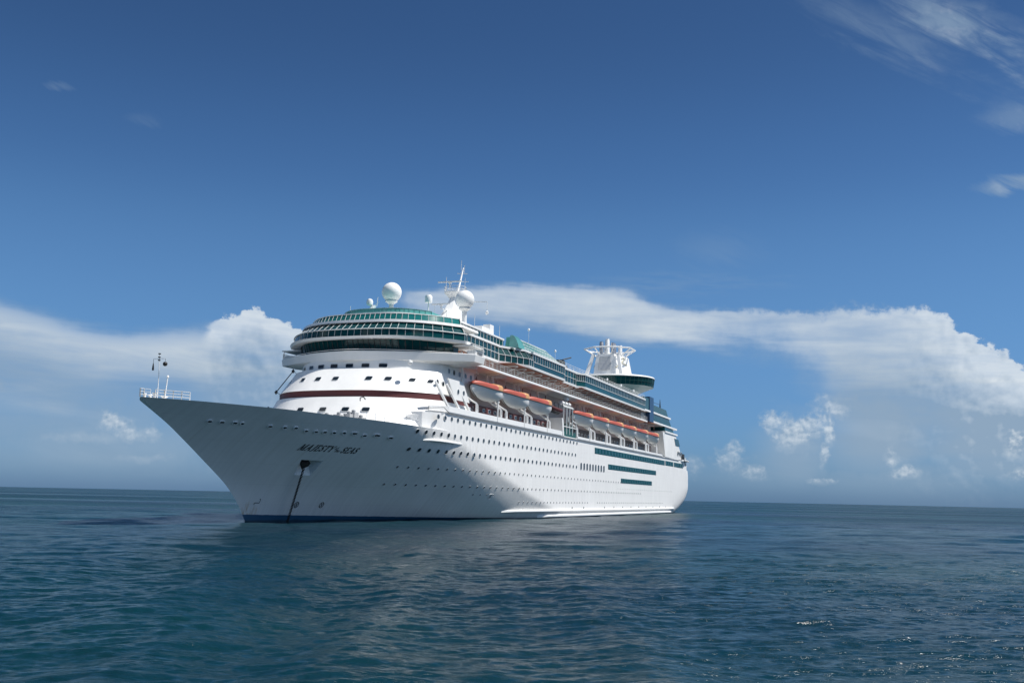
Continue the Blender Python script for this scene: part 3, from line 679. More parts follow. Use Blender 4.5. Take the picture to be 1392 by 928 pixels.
# side of that block, port
for X, Z in ((52.4, 21.7), (54.6, 21.6), (57.2, 21.5), (58.9, 24.2), (61, 24.2), (63.4, 24.2), (66, 24.2), (68.4, 24.2)):
    mb = MB(); plate(mb, Vector((X, -13.9 if Z < 23 else -13.0, Z)), Vector((1, 0, 0)), Vector((0, 0, 1)), Vector((0, -1, 0)), .8, .75, .35, .07, .05); mb.build('cabin_window', [M['rim'], M['port']], SLOPE, smooth=False)
# white wind screen panel outboard of the side deck, and raking struts
for s in (-1,):
    mb = MB(); y = s * 15.7
    mb.loft([[(52.4, y, 22.3), (58.6, y, 22.3), (61.6, y, 19.2), (55.6, y, 19.2)], [(52.4, y - s * .2, 22.3), (58.6, y - s * .2, 22.3), (61.6, y - s * .2, 19.2), (55.6, y - s * .2, 19.2)]])
    mb.build('screen_panel', M['white'], SHIP, smooth=False)
for X in (56.6, 58.9):
    mb = MB(); plate(mb, Vector((X, -15.72, 20.55)), Vector((1, 0, 0)), Vector((0, 0, 1)), Vector((0, -1, 0)), .7, .75, .4, .06, .04); mb.build('cabin_window', [M['rim'], M['port']], SLOPE, smooth=False)
for k, X in enumerate((48.2, 52.6, 57.0)):
    mb = MB(); mb.tube([(X, -15.4, 21.4), (X + 4.4, -16.0, 17.4)], 0.22, 4); mb.build('strut', M['clean'], SHIP, smooth=False)

# bridge deck with its wings
def wing_outline(x0, d, w, xa, wi, z, n=44, lift=0.0):
    f = front(x0, d, w, n, 1.75)
    zz = lambda y: z + lift * (abs(y) / w) ** 2
    return [(x, y, zz(y)) for x, y in f] + [(xa, w, z + lift), (xa + 2, wi, z + lift), (72, wi, z + lift), (72, -wi, z + lift), (xa + 2, -wi, z + lift), (xa, -w, z + lift)]
mb = MB(); mb.loft([wing_outline(49.4, 8.0, 15.6, 60.5, 13.0, 24.55, lift=.6), wing_outline(48.2, 9.6, 17.9, 62.0, 13.2, 25.05, lift=.5), wing_outline(48.0, 9.8, 18.1, 62.0, 13.2, 26.4, lift=.25), wing_outline(48.2, 9.7, 17.9, 61.8, 13.1, 26.5, lift=.25)])
BRIDGE = mb.build('bridge_deck', M['white'], SHIP, angle=25)
hoop('wing_rail', (48.1, 9.8, 18.0, 26.72), 0.05, BRIDGE, p=1.75)
BG, BGT = (50.6, 7.6, 13.9, 26.3), (49.6, 8.0, 14.2, 28.5)
WH = tier('wheelhouse_glass', BG, BGT, 60, M['glass'], BRIDGE)
mullions('window_frame', BG, BGT, WH, 30, 0.05, M['dark'])
for s in (-1, 1):
    mb = MB()
    mb.box(58.3, 62.0, s * 17.1 - .7, s * 17.1 + .7, 26.7, 27.45); mb.build('wing_console', M['white'], BRIDGE, smooth=False)
    mb = MB(); mb.box(59.2, 61.2, s * 17.84 - .04, s * 17.84 + .04, 26.85, 27.35); mb.build('wing_window', M['port'], BRIDGE, smooth=False)
    mb = MB()
    mb.box(57.6, 62.4, s * 15.6 - 2.0, s * 15.6 + 2.4, 28.1, 28.3)
    for X in (58, 62):
        for y in (13.8, 17.8): mb.tube([(X, s * y, 26.8), (X, s * y, 28.15)], .06, 4)
    mb.build('wing_canopy', M['frame'], BRIDGE, smooth=False)
    mb = MB()
    for X in np.arange(57, 62, .5): mb.tube([(X, s * 18.0 - s * max(0, (58 - X)) * .8, 26.8), (X, s * 18.0 - s * max(0, (58 - X)) * .8, 27.7)], .035, 4)
    mb.tube([(57, s * 17.2, 27.7), (58, s * 18, 27.7), (62, s * 18, 27.7)], .045, 4)
    mb.build('railing', M['frame'], BRIDGE, smooth=False)

tier('window_ledge', (48.7, 9.2, 16.4, 28.5), (48.5, 9.2, 16.5, 28.92), 59.5, M['white'])
G1, G2, G3 = (49.0, 9.0, 16.0, 28.92), (49.15, 9.0, 15.9, 30.12), (50.9, 8.6, 14.9, 31.42)
LOUNGE = tier('observation_lounge_glass', G1, G2, 59.0, M['glass'])
mb = MB(); mb.loft([outline(*G2[:3], 59.0, G2[3]), outline(*G3[:3], 59.0, G3[3])]); LOUNGE2 = mb.build('slanted_glass', M['glass'], LOUNGE)
mullions('window_frame', G1, G2, LOUNGE, 27, 0.026, xend=59, nside=1)
mullions('window_frame', G2, G3, LOUNGE, 27, 0.038, xend=59, nside=1)
hoop('window_frame', (49.05, 9.0, 15.98, 30.13), 0.09, LOUNGE, xend=59)
tier('lounge_roof', (50.4, 8.8, 15.2, 31.42), (50.5, 8.8, 15.1, 31.85), 66, M['clean'])
Q1, Q2 = (51.6, 8.6, 14.3, 31.85), (52.2, 8.6, 13.9, 33.1)
SC = tier('glass_windscreen', Q1, Q2, 60.5, M['midteal'])
mullions('screen_post', Q1, Q2, SC, 32, 0.035, xend=60.5, nside=2)
hoop('screen_rail', (52.2, 8.6, 13.9, 33.12), 0.07, SC, xend=60.5)
tier('top_deckhouse', (55.2, 5.5, 9.2, 31.85), (55.6, 5.5, 8.9, 33.95), 84, M['clean'])
TS = tier('upper_windscreen', (56.4, 5, 8.4, 33.95), (56.6, 5, 8.3, 34.75), 66, M['screen'])
mullions('screen_post', (56.4, 5, 8.4, 33.95), (56.6, 5, 8.3, 34.8), TS, 26, 0.04, M['screen'])
hoop('screen_rail', (56.6, 5, 8.3, 34.8), 0.05, TS, M['clean'])

# ------------------------------------------------------------ midship block, decks and overhangs
def slab(name, x0, x1, y, z0, z1, m, parent=SHIP, bev=0.0):
    mb = MB(); mb.box(x0, x1, -y, y, z0, z1); return mb.build(name, m, parent, smooth=False)
slab('promenade_deck', 52, 240, 16.08, 16.604, 16.95, M['clean'])
CORE = slab('midship_house', 60, 214, 12.6, 16.95, 28.15, M['pink'])
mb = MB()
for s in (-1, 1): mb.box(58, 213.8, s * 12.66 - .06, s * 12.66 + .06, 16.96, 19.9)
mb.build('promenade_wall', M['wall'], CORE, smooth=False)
mb = MB()
for s in (-1, 1): mb.box(57.5, 118, s * 12.95 - .2, s * 12.95 + .2, 18.4, 19.7)
mb.build('red_band', M['red'], CORE, smooth=False)
# doors and windows along the promenade wall (port)
for k in range(52):
    X = 66 + k * 2.8
    mb = MB(); plate(mb, Vector((X, -12.75 if X > 119 else -13.18, 18.4 if X > 119 else 19.05)), Vector((1, 0, 0)), Vector((0, 0, 1)), Vector((0, -1, 0)), 1.1, .55 if X < 119 else 1.1, .15, .06, .04, 2)
    mb.build('promenade_window', [M['rim'], M['port']], CORE, smooth=False)
# fascia strip and rail under the promenade edge; bulwark above it
mb = MB()
for s in (-1, 1): mb.box(51, 240, s * 16.1 - .08, s * 16.1 + .08, 16.604, 16.78)
mb.build('gutter', M['grey'], SHIP, smooth=False)
mb = MB()
for s in (-1, 1):
    mb.loft([[(48.5, s * 14.4, 16.95), (52, s * 16.2, 16.95), (112, s * 16.2, 16.95)], [(48.5, s * 14.4, 17.75), (52, s * 16.2, 17.85), (112, s * 16.2, 17.85)], [(48.6, s * 14.2, 17.75), (52.1, s * 16.0, 17.85), (112, s * 16.0, 17.85)], [(48.6, s * 14.2, 16.95), (52.1, s * 16.0, 16.95), (112, s * 16.0, 16.95)]], closed=False, cap0=False, cap1=False)
    mb.box(123.5, 214, s * 16.1 - .1, s * 16.1 + .1, 16.95, 17.45)
mb.build('bulwark', M['clean'], SHIP, smooth=False)
mb = MB()
for s in (-1, 1):
    pts = [(44.8, s * 12.2, 16.9), (46.5, s * 14.05, 17.1), (50, s * 16.2, 17.5), (52, s * 16.3, 16.7), (240, s * 16.3, 16.7)]
    mb.tube(pts, .05, 4)
    for X in np.arange(52, 240, 3.2): mb.tube([(X, s * 16.1, 16.7), (X, s * 16.3, 16.7)], .04, 4)
mb.build('edge_rail', M['dark'], SHIP, smooth=False)
# pointed platform at the fore end of the promenade with its bracket
for s in (-1, 1):
    mb = MB(); mb.loft([[(45.2, s * 12.2, 15.7), (47.2, s * 13.9, 14.9), (49.6, s * 15.5, 15.2), (51.8, s * 15.9, 16.58), (51.8, s * 12.5, 16.58), (48.5, s * 12.0, 15.9)],
                        [(44.9, s * 12.2, 16.0), (46.6, s * 14.0, 16.2), (50.0, s * 16.1, 16.75), (51.8, s * 16.14, 16.9), (51.8, s * 12.5, 16.9), (48, s * 12.0, 16.5)]])
    mb.build('corner_platform', M['clean'], SHIP, smooth=False)
def rail(name, pts, h, step, bars=3, r=.035, parent=SHIP, m=None):
    mb = MB()
    for b in range(bars):
        z = h * (b + 1) / bars; mb.tube([(x, y, zz + z) for x, y, zz in pts], r, 4)
    for (a, b) in zip(pts[:-1], pts[1:]):
        a, b = Vector(a), Vector(b); n = max(1, int((b - a).length / step))
        for k in range(n + 1):
            p = a.lerp(b, k / n); mb.tube([p, p + Vector((0, 0, h))], r, 4)
    return mb.build(name, m or M['frame'], parent, smooth=False)
# boat deck overhang with its rail panel
mb = MB(); mb.loft([[(58, -15.8, 25.55), (64, -16.5, 25.55), (192, -16.5, 25.55), (192, 16.5, 25.55), (64, 16.5, 25.55), (58, 15.8, 25.55)], [(58, -15.8, 25.95), (64, -16.5, 25.95), (192, -16.5, 25.95), (192, 16.5, 25.95), (64, 16.5, 25.95), (58, 15.8, 25.95)]])
mb.build('boat_deck', M['clean'], SHIP, smooth=False)
for s in (-1, 1): rail('railing', [(63, s * 16.4, 25.92), (192, s * 16.4, 25.92)], 1.1, 1.8, 3, .03)
# brown soffit with pale ribs between boat deck and glass band
for (x0, x1, yo, zz) in ((58, 80.5, 13.2, 28.1), (80.5, 112, 16.4, 28.16), (112, 124, 15.6, 28.1), (124, 188, 16.9, 28.12)):
    mb = MB(); mb.box(x0, x1, -yo, yo, zz, zz + .12); mb.build('soffit', M['soffit'], CORE, smooth=False)
mb = MB()
for s in (-1, 1): mb.box(60, 190, s * 12.7 - .05, s * 12.7 + .05, 25.96, 28.08)
mb.build('soffit_wall', M['soffit'], CORE, smooth=False)
for k in range(26):
    X = 64 + 4.8 * k
    yo = 13.1 if X < 80.5 else 16.2 if X < 112 else 15.4 if X < 124 else 16.7
    mb = MB(); mb.box(X, X + .28, -yo, -12.6, 27.88, 28.09); mb.tube([(X + .14, -16.3 if X > 80 else -13.1, 27.9), (X + .14, -12.8, 26.1)], .06, 4)
    mb.build('soffit_rib', M['frame'], CORE, smooth=False)

# ------------------------------------------------------------ long glass bands under the roof
def band(x0, x1, y, z0, z1, zm, pitch, lower, upper_m, y_top=None, cx=0.0, yin=None, low_posts=True):
    """glazed side band on both sides: two panes high with white posts, fascia and roof edge; the fore end may be canted by cx"""
    y_top = y if y_top is None else y_top
    yin = y - .5 if yin is None else yin
    def ol(yy, z, g=0.0):
        c_ = yy - (y - yin)
        return [(x0 - g, -c_ - g, z), (x0 + cx - g, -yy - g, z), (x1 + g, -yy - g, z), (x1 + g, yy + g, z), (x0 + cx - g, yy + g, z), (x0 - g, c_ + g, z)]
    g = MB(); g.loft([ol(y, z0), ol(y, zm)]); go = g.build('side_glass', lower, SHIP, smooth=False)
    g = MB(); g.loft([ol(y, zm), ol(y_top, z1)]); g.build('side_glass', upper_m, go, smooth=False)
    for s in (-1, 1):
        f = MB()
        def post(i, j, k, r):
            P = [Vector(o_[i]).lerp(Vector(o_[j]), k) for o_ in (ol(y, z0, .05), ol(y, zm, .05), ol(y_top, z1, .05))]
            f.tube([(p.x, p.y * -s, p.z) for p in (P if low_posts else P[1:])], r, 4)
        n = max(2, round((x1 - x0 - cx) / pitch))
        for k in range(n + 1): post(1, 2, k / n, .06)
        if cx:
            for k in range(5): post(0, 1, k / 5, .07)
        for o_ in (ol(y, z0, .05), ol(y, zm, .05), ol(y_top, z1, .05)): f.tube([(p[0], p[1] * -s, p[2]) for p in o_[:3]], .06, 4)
        f.build('window_frame', M['frame'], go, smooth=False)
    r_ = MB(); r_.loft([ol(y, z0 - .42, .12), ol(y, z0, .18)]); r_.build('band_edge', M['clean'], go, smooth=False)
    r_ = MB(); r_.loft([ol(y_top, z1, .2), ol(y_top, z1 + .38, .22)]); r_.build('band_edge', M['clean'], go, smooth=False)
    return go
band(59.6, 80.6, 13.3, 28.75, 31.3, 30.1, 1.9, M['glass'], M['glass'])
band(80.8, 90.8, 16.7, 28.7, 31.35, 30.0, 2.0, M['glass'], M['glass'], 15.9, cx=7.5, yin=13.4)
band(91.0, 111.9, 16.5, 28.75, 31.25, 29.8, 1.5, M['glass'], M['glass'], low_posts=False)
band(112.6, 122.9, 15.7, 28.65, 31.2, 29.9, 2.0, M['glass'], M['teal'])
band(123.2, 186.5, 17.0, 28.55, 31.15, 29.75, 1.6, M['teal'], M['glass'], cx=3.0, yin=15.6, low_posts=False)
# upper side deck: glass screens set back above the roof edge
def screen_run(x0, x1, y, z0, z1, m, pitch=2.0, name='glass_windscreen'):
    g = MB()
    for s in (-1, 1): g.box(x0, x1, s * y - .04, s * y + .04, z0, z1)
    go = g.build(name, m, SHIP, smooth=False)
    for s in (-1, 1):
        f = MB()
        for X in np.arange(x0, x1 + .01, pitch): f.tube([(X, s * (y + .06), z0), (X, s * (y + .06), z1)], .06, 4)
        f.tube([(x0, s * (y + .06), z1), (x1, s * (y + .06), z1)], .08, 4)
        f.build('screen_post', M['frame'], go, smooth=False)
screen_run(61, 84, 13.0, 31.7, 32.95, M['glass'], 1.6)
mb = MB(); mb.box(60.8, 84, -13.2, 13.2, 32.98, 33.25); mb.build('sun_deck', M['clean'], SHIP, smooth=False)
# solarium: sloping green glazing with a pale rounded end
for s in (-1, 1):
    mb = MB(); mb.loft([[(88.5, s * 15.6, 31.7), (113.5, s * 15.6, 31.7), (113.5, s * 11.6, 31.7), (88.5, s * 11.6, 31.7)], [(89.5, s * 12.8, 34.5), (110.0, s * 12.8, 34.6), (110.0, s * 11.6, 34.6), (89.5, s * 11.6, 34.5)]])
    so = mb.build('solarium', M['solar'], SHIP, smooth=False)
    f = MB()
    for k in range(14): 
        a = k / 13; f.tube([(88.5 + 25 * a, s * 15.64, 31.7), (89.5 + 20.5 * a, s * 12.84, 34.55)], .055, 4)
    for a in (.33, .66, 1.0): f.tube([(88.5 + a, s * (15.64 - 2.8 * a), 31.7 + 2.8 * a), (113.5 - 3.5 * a, s * (15.64 - 2.8 * a), 31.7 + 2.85 * a)], .055 if a < 1 else .1, 4)
    f.build('window_frame', M['frame'], so, smooth=False)
    mb = MB(); prof = [(15.7, 31.7), (15.3, 32.6), (14.8, 33.5), (14.2, 34.2), (13.6, 34.5), (13.0, 34.5)]
    mb.loft([[(85.2 + .5 * k, s * y, z) for k, (y, z) in enumerate(prof)], [(89.0, s * y, z + .1) for y, z in prof]], closed=False, cap0=False, cap1=False)
    mb.poly([(85.2 + .5 * k, s * y, z) for k, (y, z) in enumerate(prof)] + [(87, s * 13.0, 31.7)])
    mb.build('solarium_end', M['screen'], so)
# roof deck beyond and its rails
mb = MB(); mb.box(84.2, 190, -14.8, 14.8, 31.3, 31.62); mb.build('roof_deck', M['deck'], SHIP, smooth=False)
for s in (-1, 1):
    rail('railing', [(112, s * 15.2, 31.6), (125, s * 15.4, 31.5), (188, s * 16.6, 31.5)], 1.25, 2.2)
# lamp standards and aerials standing on the roof (two stand out against the sky)
for X, y, z, h in ((98, -13.2, 34.6, 2.6), (117, -12.8, 31.6, 3.9), (150, -15.8, 31.5, 1.5), (164, -15.8, 31.5, 1.5), (178, -15.8, 31.5, 1.5)):
    mb = MB(); mb.tube([(X, y, z), (X, y, z + h)], .035, 4); mb.lathe((X, y, z + h), [(.05, -.3), (.2, -.18), (.24, 0), (.16, .2), (.05, .28)], 10); mb.build('deck_lamp', M['clean'], SHIP)
mb = MB(); mb.box(119, 123, -13.8, -11.6, 31.62, 32.9); mb.box(119.6, 122.4, -13.4, -12, 32.9, 34.0); mb.tube([(120, -13.6, 34), (123.5, -14.4, 34.9)], .15, 6); mb.build('searchlight_base', M['dark'], SHIP, smooth=False)
mb = MB(); mb.box(130, 200, -11, 11, 31.62, 33.6); mb.build('pool_deck_house', M['white'], SHIP, smooth=False)

# ------------------------------------------------------------ stern terraces
for s in (1, -1):
    mb = MB(); y0, y1 = s * 16.2, s * 11.5
    mb.loft([[(218.2, y0, 16.96), (247.5, y0 * .985, 16.96), (247.5, y1, 16.96), (218.2, y1, 16.96)], [(214.4, y0, 24.3), (234.5, y0, 24.3), (234.5, y1, 24.3), (214.4, y1, 24.3)]])
    SW = mb.build('stern_side_wall', M['white'], SHIP, smooth=False)
for s in (-1,):
    for X in (238.4, 241.2, 244):
        m2 = MB(); plate(m2, Vector((X, -16.22, 18.95)), Vector((1, 0, 0)), Vector((0, 0, 1)), Vector((0, -1, 0)), 1.4, 1.1, .4, .08, .06); m2.build('stern_window', [M['rim'], M['port']], SW, smooth=False)
mb = MB(); mb.loft([[(234.5, -16.25, 21.2), (241.6, -16.2, 21.2), (241.6, 16.2, 21.2), (234.5, 16.25, 21.2)], [(232.0, -16.25, 23.3), (239.2, -16.2, 23.3), (239.2, 16.2, 23.3), (232.0, 16.25, 23.3)]])
mb.build('stern_glass', M['glass'], SW, smooth=False)
def terrace(x0, x1b, x1t, y, z0, z1, m, ext):
    g = MB(); g.loft([[(x0, -y, z0), (x1b, -y, z0), (x1b, y, z0), (x0, y, z0)], [(x0, -y, z1), (x1t, -y, z1), (x1t, y, z1), (x0, y, z1)]]); go = g.build('stern_glass', m, SHIP, smooth=False)
    e = MB(); e.box(x0 - .1, x1b + ext, -y - .25, y + .25, z0 - .5, z0); e.build('terrace_edge', M['clean'], go, smooth=False)
    return go
terrace(217.5, 231.5, 229.5, 16.2, 24.8, 26.0, M['teal'], 5)
terrace(200.5, 227.5, 223.5, 16.2, 26.5, 28.7, M['teal'], 8)
terrace(198, 222.5, 219.5, 16.2, 29.2, 31.2, M['teal'], 3)
terrace(187.2, 194, 194, 16.5, 29.0, 32.4, M['teal'], 1)
mb = MB(); mb.box(188, 216, -15.5, 15.5, 25.95, 29.0); mb.build('aft_house', M['grey'], CORE, smooth=False)
for s in (-1, 1):
    mb = MB(); mb.box(194.2, 199.5, s * 15.4 - 1.25, s * 15.4 + 1.25, 25.95, 33.0); mb.build('stair_tower', M['blue'], SHIP, smooth=False)
mb = MB()
mb.tube([(218.5, -14.5, 31.2), (218.5, -14.5, 34.4)], .3, 5, r1=.06); mb.tube([(207, -14.5, 31.2), (207, -14.5, 32.6), (218, -14.5, 32.8)], .06, 4); mb.build('stern_mast', M['dark'], SHIP, smooth=False)
rail('railing', [(246, -15.6, 16.95), (258, -15.2, 16.8), (266, -12.0, 16.7), (270.5, -6, 16.7), (271.5, 0, 16.7)], 1.3, 1.6)
mb = MB(); mb.loft([[(244, -16.3, 16.6), (256, -14.2, 16.6), (262, -15.5, 16.9), (249, -17.2, 16.9)], [(244, -16.3, 17.1), (256, -14.2, 17.1), (262, -15.5, 17.15), (249, -17.2, 17.15)]]); mb.build('stern_platform', M['clean'], SHIP, smooth=False)
mb = MB(); mb.box(245, 248.5, -16.4, -15.2, 16.96, 19.0); mb.tube([(246, -16.3, 18.8), (246.5, -17.2, 15.0)], .12, 5); mb.build('mooring_winch', M['dark'], SHIP, smooth=False)

# ------------------------------------------------------------ funnel with the round lounge about its foot
mb = MB()
bot = [(206.2, -3.3), (217, -5.6), (221.5, -5.2), (221.5, 5.2), (217, 5.6), (206.2, 3.3)]
top = [(207.6, -2.8), (217, -4.7), (220, -4.3), (220, 4.3), (217, 4.7), (207.6, 2.8)]
mb.loft([[(x, y, 41.0) for x, y in bot], [(x, y, 47.4) for x, y in top]])
FUN = mb.build('funnel', M['clean'], SHIP, smooth=False)
g = MB(); g.loft([[(206.32, -1.9, 42.4), (206.32, 1.9, 42.4), (207.28, 1.7, 46.6), (207.28, -1.7, 46.6)], [(206.22, -1.9, 42.4), (206.22, 1.9, 42.4), (207.18, 1.7, 46.6), (207.18, -1.7, 46.6)]]); g.build('grille', M['panel'], FUN, smooth=False)
for s in (-1, 1):      # raking legs either side of the front
    g = MB(); g.loft([[(205.4, s * 4.9, 41.0), (206.6, s * 4.9, 41.0), (206.6, s * 5.9, 41.0), (205.4, s * 5.9, 41.0)], [(207.6, s * 3.4, 47.6), (208.6, s * 3.4, 47.6), (208.6, s * 4.2, 47.6), (207.6, s * 4.2, 47.6)]]); g.build('funnel_leg', M['clean'], FUN, smooth=False)
    g = MB()
    e = Vector((217 - 206.2, s * 2.7, 0)).normalized(); nrm = Vector((e.y * s, -e.x * s, 0)) * s
    def fp(a, z):   # on the slanted flank
        k = (z - 41) / 6.4; A = Vector(bot[0] + (0,)).lerp(Vector(top[0] + (0,)), k); B = Vector(bot[1] + (0,)).lerp(Vector(top[1] + (0,)), k)
        p = A.lerp(B, a); return (p.x - .06, (p.y - .06) * (1 if s < 0 else -1), z)
    g.tube([fp(.08, 43.2), fp(.35, 44.6), fp(.62, 46.0)], .22, 5); g.tube([fp(.42, 45.4), fp(.62, 45.0), fp(.85, 44.8)], .2, 5); g.tube([fp(.5, 46.4), fp(.62, 46.9), fp(.74, 46.4)], .2, 5)
    g.build('funnel_emblem', M['gold'], FUN, smooth=False)
ring = [(213 + 7.9 * math.cos(a), 7.9 * math.sin(a), 49.4) for a in np.linspace(0, 6.2832, 9) + .3927]
g = MB(); g.tube(ring, .24, 5)
for k in range(8):
    c_ = (213.2 + 5.6 * math.cos(k * .7854 + .3927), 4.3 * math.sin(k * .7854 + .3927), 47.1)
    g.tube([ring[k], c_], .2, 5)
    if k in (1, 2, 3, 5, 6, 7): g.tube([tuple((Vector(ring[k]) + Vector(ring[k - 1])) / 2), c_], .1, 4)
g.build('funnel_ring', M['clean'], FUN, smooth=False)
for X, y, h in ((208.6, 1.5, 51.4), (209.4, -.2, 52.3), (210.4, -1.6, 51.2), (213, .9, 52.6), (214.5, -1.0, 51.6), (216.5, -2.4, 51.2), (216.5, 2.2, 51.3)):
    g = MB(); g.lathe((X, y, 47.3), [(.62, 0), (.62, h - 47.3 - .5), (.52, h - 47.3 - .35), (.52, h - 47.3), (.42, h - 47.3), (.42, h - 47.6)], 14); g.build('exhaust_pipe', M['clean'] if X in (209.4, 213, 216.5) else M['steel'], FUN)
cx = 216.5
g = MB(); g.lathe((cx, 0, 0), [(7.0, 31.6), (7.2, 35.6), (8.4, 36.3), (12.2, 37.9), (12.6, 38.0)], 56); g.lathe((cx, 0, 0), [(13.0, 40.45), (13.1, 40.6), (12.9, 41.0), (6, 41.2)], 56)
DISC = g.build('round_lounge', M['white'], SHIP)
g = MB(); g.lathe((cx, 0, 0), [(12.5, 38.0), (12.9, 40.5)], 56); dg_ = g.build('lounge_glass', M['glass'], DISC)
g = MB()
for k in range(56): a = 6.2832 * k / 56; g.tube([(cx + 12.53 * math.cos(a), 12.53 * math.sin(a), 38.0), (cx + 12.93 * math.cos(a), 12.93 * math.sin(a), 40.5)], .06, 4)
g.tube([(cx + 12.8 * math.cos(a), 12.8 * math.sin(a), 39.3) for a in np.linspace(0, 6.2832, 57)], .05, 4)
g.build('window_frame', M['green'], dg_, smooth=False)

# ------------------------------------------------------------ mast, radomes, domes and aerials over the bridge
def radome(c, r, base_z, stem=.45):
    mb = MB(); prof = [(r * math.sin(a), -r * math.cos(a)) for a in np.linspace(R(28), R(179), 22)]
    mb.lathe(c, prof, 32)
    o = mb.build('radome', M['clean'], SHIP, angle=60)
    s = MB(); s.lathe((c[0], c[1], base_z), [(stem, 0), (stem, c[2] - base_z - r * 1.25), (r * .62, c[2] - base_z - r * .98), (r * .62, c[2] - base_z - r * .86)], 18); s.build('radome_stem', M['frame'], o)
radome((68.5, 2.8, 39.95), 1.78, 33.9, .42)
radome((72.0, -10.0, 38.65), 1.70, 33.2, .42)
mb = MB(); mb.lathe((58.6, 1.9, 36.35), [(.3, -.62), (.52, -.5), (.58, 0), (.42, .42), (.05, .58)], 16)
dm = mb.build('small_dome', M['clean'], SHIP)
mb = MB(); mb.loft([[(57.6, 2.3, 33.2), (58.8, 2.3, 33.2), (58.8, 1.5, 33.2), (57.6, 1.5, 33.2)], [(58.8, 1.75, 35.8), (59.5, 1.75, 35.8), (59.5, 1.15, 35.8), (58.8, 1.15, 35.8)]]); mb.tube([(59.3, .9, 35.6), (59.4, .8, 37.3)], .05, 4); mb.tube([(59, 1.5, 35.6), (59.2, .4, 36.4)], .05, 4); mb.build('dome_post', M['clean'], dm, smooth=False)
mb = MB(); mb.lathe((67.0, -5.2, 38.2), [(.62, -.75), (.66, -.4), (.66, .25), (.5, .55), (.05, .65)], 16); dm = mb.build('small_dome', M['clean'], SHIP)
mb = MB(); mb.tube([(67.0, -5.2, 34.0), (67.0, -5.2, 37.5)], .12, 6); mb.build('dome_post', M['clean'], dm)
# mast: raked white plate tower, bulged platform, crossed aerials, tall raked pole
my = -4.0
mb = MB(); mb.loft([[(74.5, my - .9, 33.9), (86, my - .9, 33.9), (86, my + .9, 33.9), (74.5, my + .9, 33.9)], [(78.6, my - .7, 38.5), (84.8, my - .7, 38.5), (84.8, my + .7, 38.5), (78.6, my + .7, 38.5)], [(81.0, my - .5, 41.6), (83.8, my - .5, 41.6), (83.8, my + .5, 41.6), (81.0, my + .5, 41.6)]])
MAST = mb.build('radar_mast', M['clean'], SHIP, smooth=False)
mb = MB(); mb.lathe((81.6, my, 41.0), [(.7, -.6), (1.3, .1), (2.1, .9), (2.1, 1.1)], 12); mb.build('mast_platform', M['clean'], MAST, smooth=False)
rail('railing', [(81.6 + 2.05 * math.cos(a), my + 2.05 * math.sin(a), 42.1) for a in np.linspace(0, 6.2832, 13)], 1.0, 1.2, 2, .04, MAST)
mb = MB(); mb.tube([(82.6, my, 42.0), (85.2, my, 47.6)], .24, 6, r1=.12); mb.build('mast_pole', M['clean'], MAST)
for xx, yy, zz, L, hh in ((79.8, my + .4, 43.6, 2.4, .9), (77.2, my + .9, 38.9, 1.9, .8)):
    mb = MB(); mb.tube([(xx, yy, zz - hh), (xx, yy, zz)], .12, 5); mb.box(xx - .25, xx + .25, yy - .25, yy + .25, zz - .1, zz + .12); mb.box(xx - .14, xx + .14, yy - L, yy + L, zz + .12, zz + .34); mb.build('radar_scanner', M['frame'], MAST, smooth=False)
mb = MB()
mb.tube([(76.2, my + .2, 38.0), (79.6, my, 38.2)], .1, 4); mb.tube([(83.5, my - 1, 40.6), (84.5, my - 5.4, 40.6)], .09, 4); mb.tube([(84.5, my - 5.4, 40.6), (84.5, my - 5.4, 38.9)], .04, 4)
mb.lathe((84.5, my - 5.4, 38.5), [(.05, -.4), (.3, -.25), (.3, .2), (.05, .4)], 8)
for a, b_, c_, h in ((84.9, my - .3, 46.6, 1.6), (85.0, my + .4, 46.9, 2.2), (83.2, my - 1.2, 42.4, 2.8), (80.3, my + 1.4, 42.4, 2.5), (75.3, my + 2.0, 33.9, 3.6), (87.0, my - .8, 33.9, 3.0)):
    mb.tube([(a, b_, c_), (a + .15, b_, c_ + h)], .045, 4)
mb.tube([(84.6, my - 1.1, 46.3), (84.8, my + 1.1, 46.5)], .07, 4); mb.tube([(84.0, my - 1.6, 44.6), (84.2, my + 1.6, 44.8)], .07, 4)
mb.tube([(74.0, my + 1.5, 34), (78.5, my + .2, 38.8)], .08, 4); mb.tube([(86.2, my - 1, 34), (84.8, my - .4, 41.3)], .07, 4)
mb.build('aerials', M['frame'], MAST, smooth=False)
mb = MB(); mb.box(74.5, 79.5, -12.4, -10.2, 33.25, 34.3); mb.box(79.6, 81.5, -12.0, -10.6, 33.25, 35.4); mb.build('deck_locker', M['clean'], SHIP, smooth=False)
for a in ((64.0, -7.8, 33.9), (65.5, -9.4, 33.25), (70.5, -12.6, 33.25), (83, -12.6, 33.25), (61.2, 7, 33.9)):
    mb = MB(); mb.tube([a, (a[0], a[1], a[2] + 2.4)], .04, 4); mb.build('whip_aerial', M['frame'], SHIP, smooth=False)

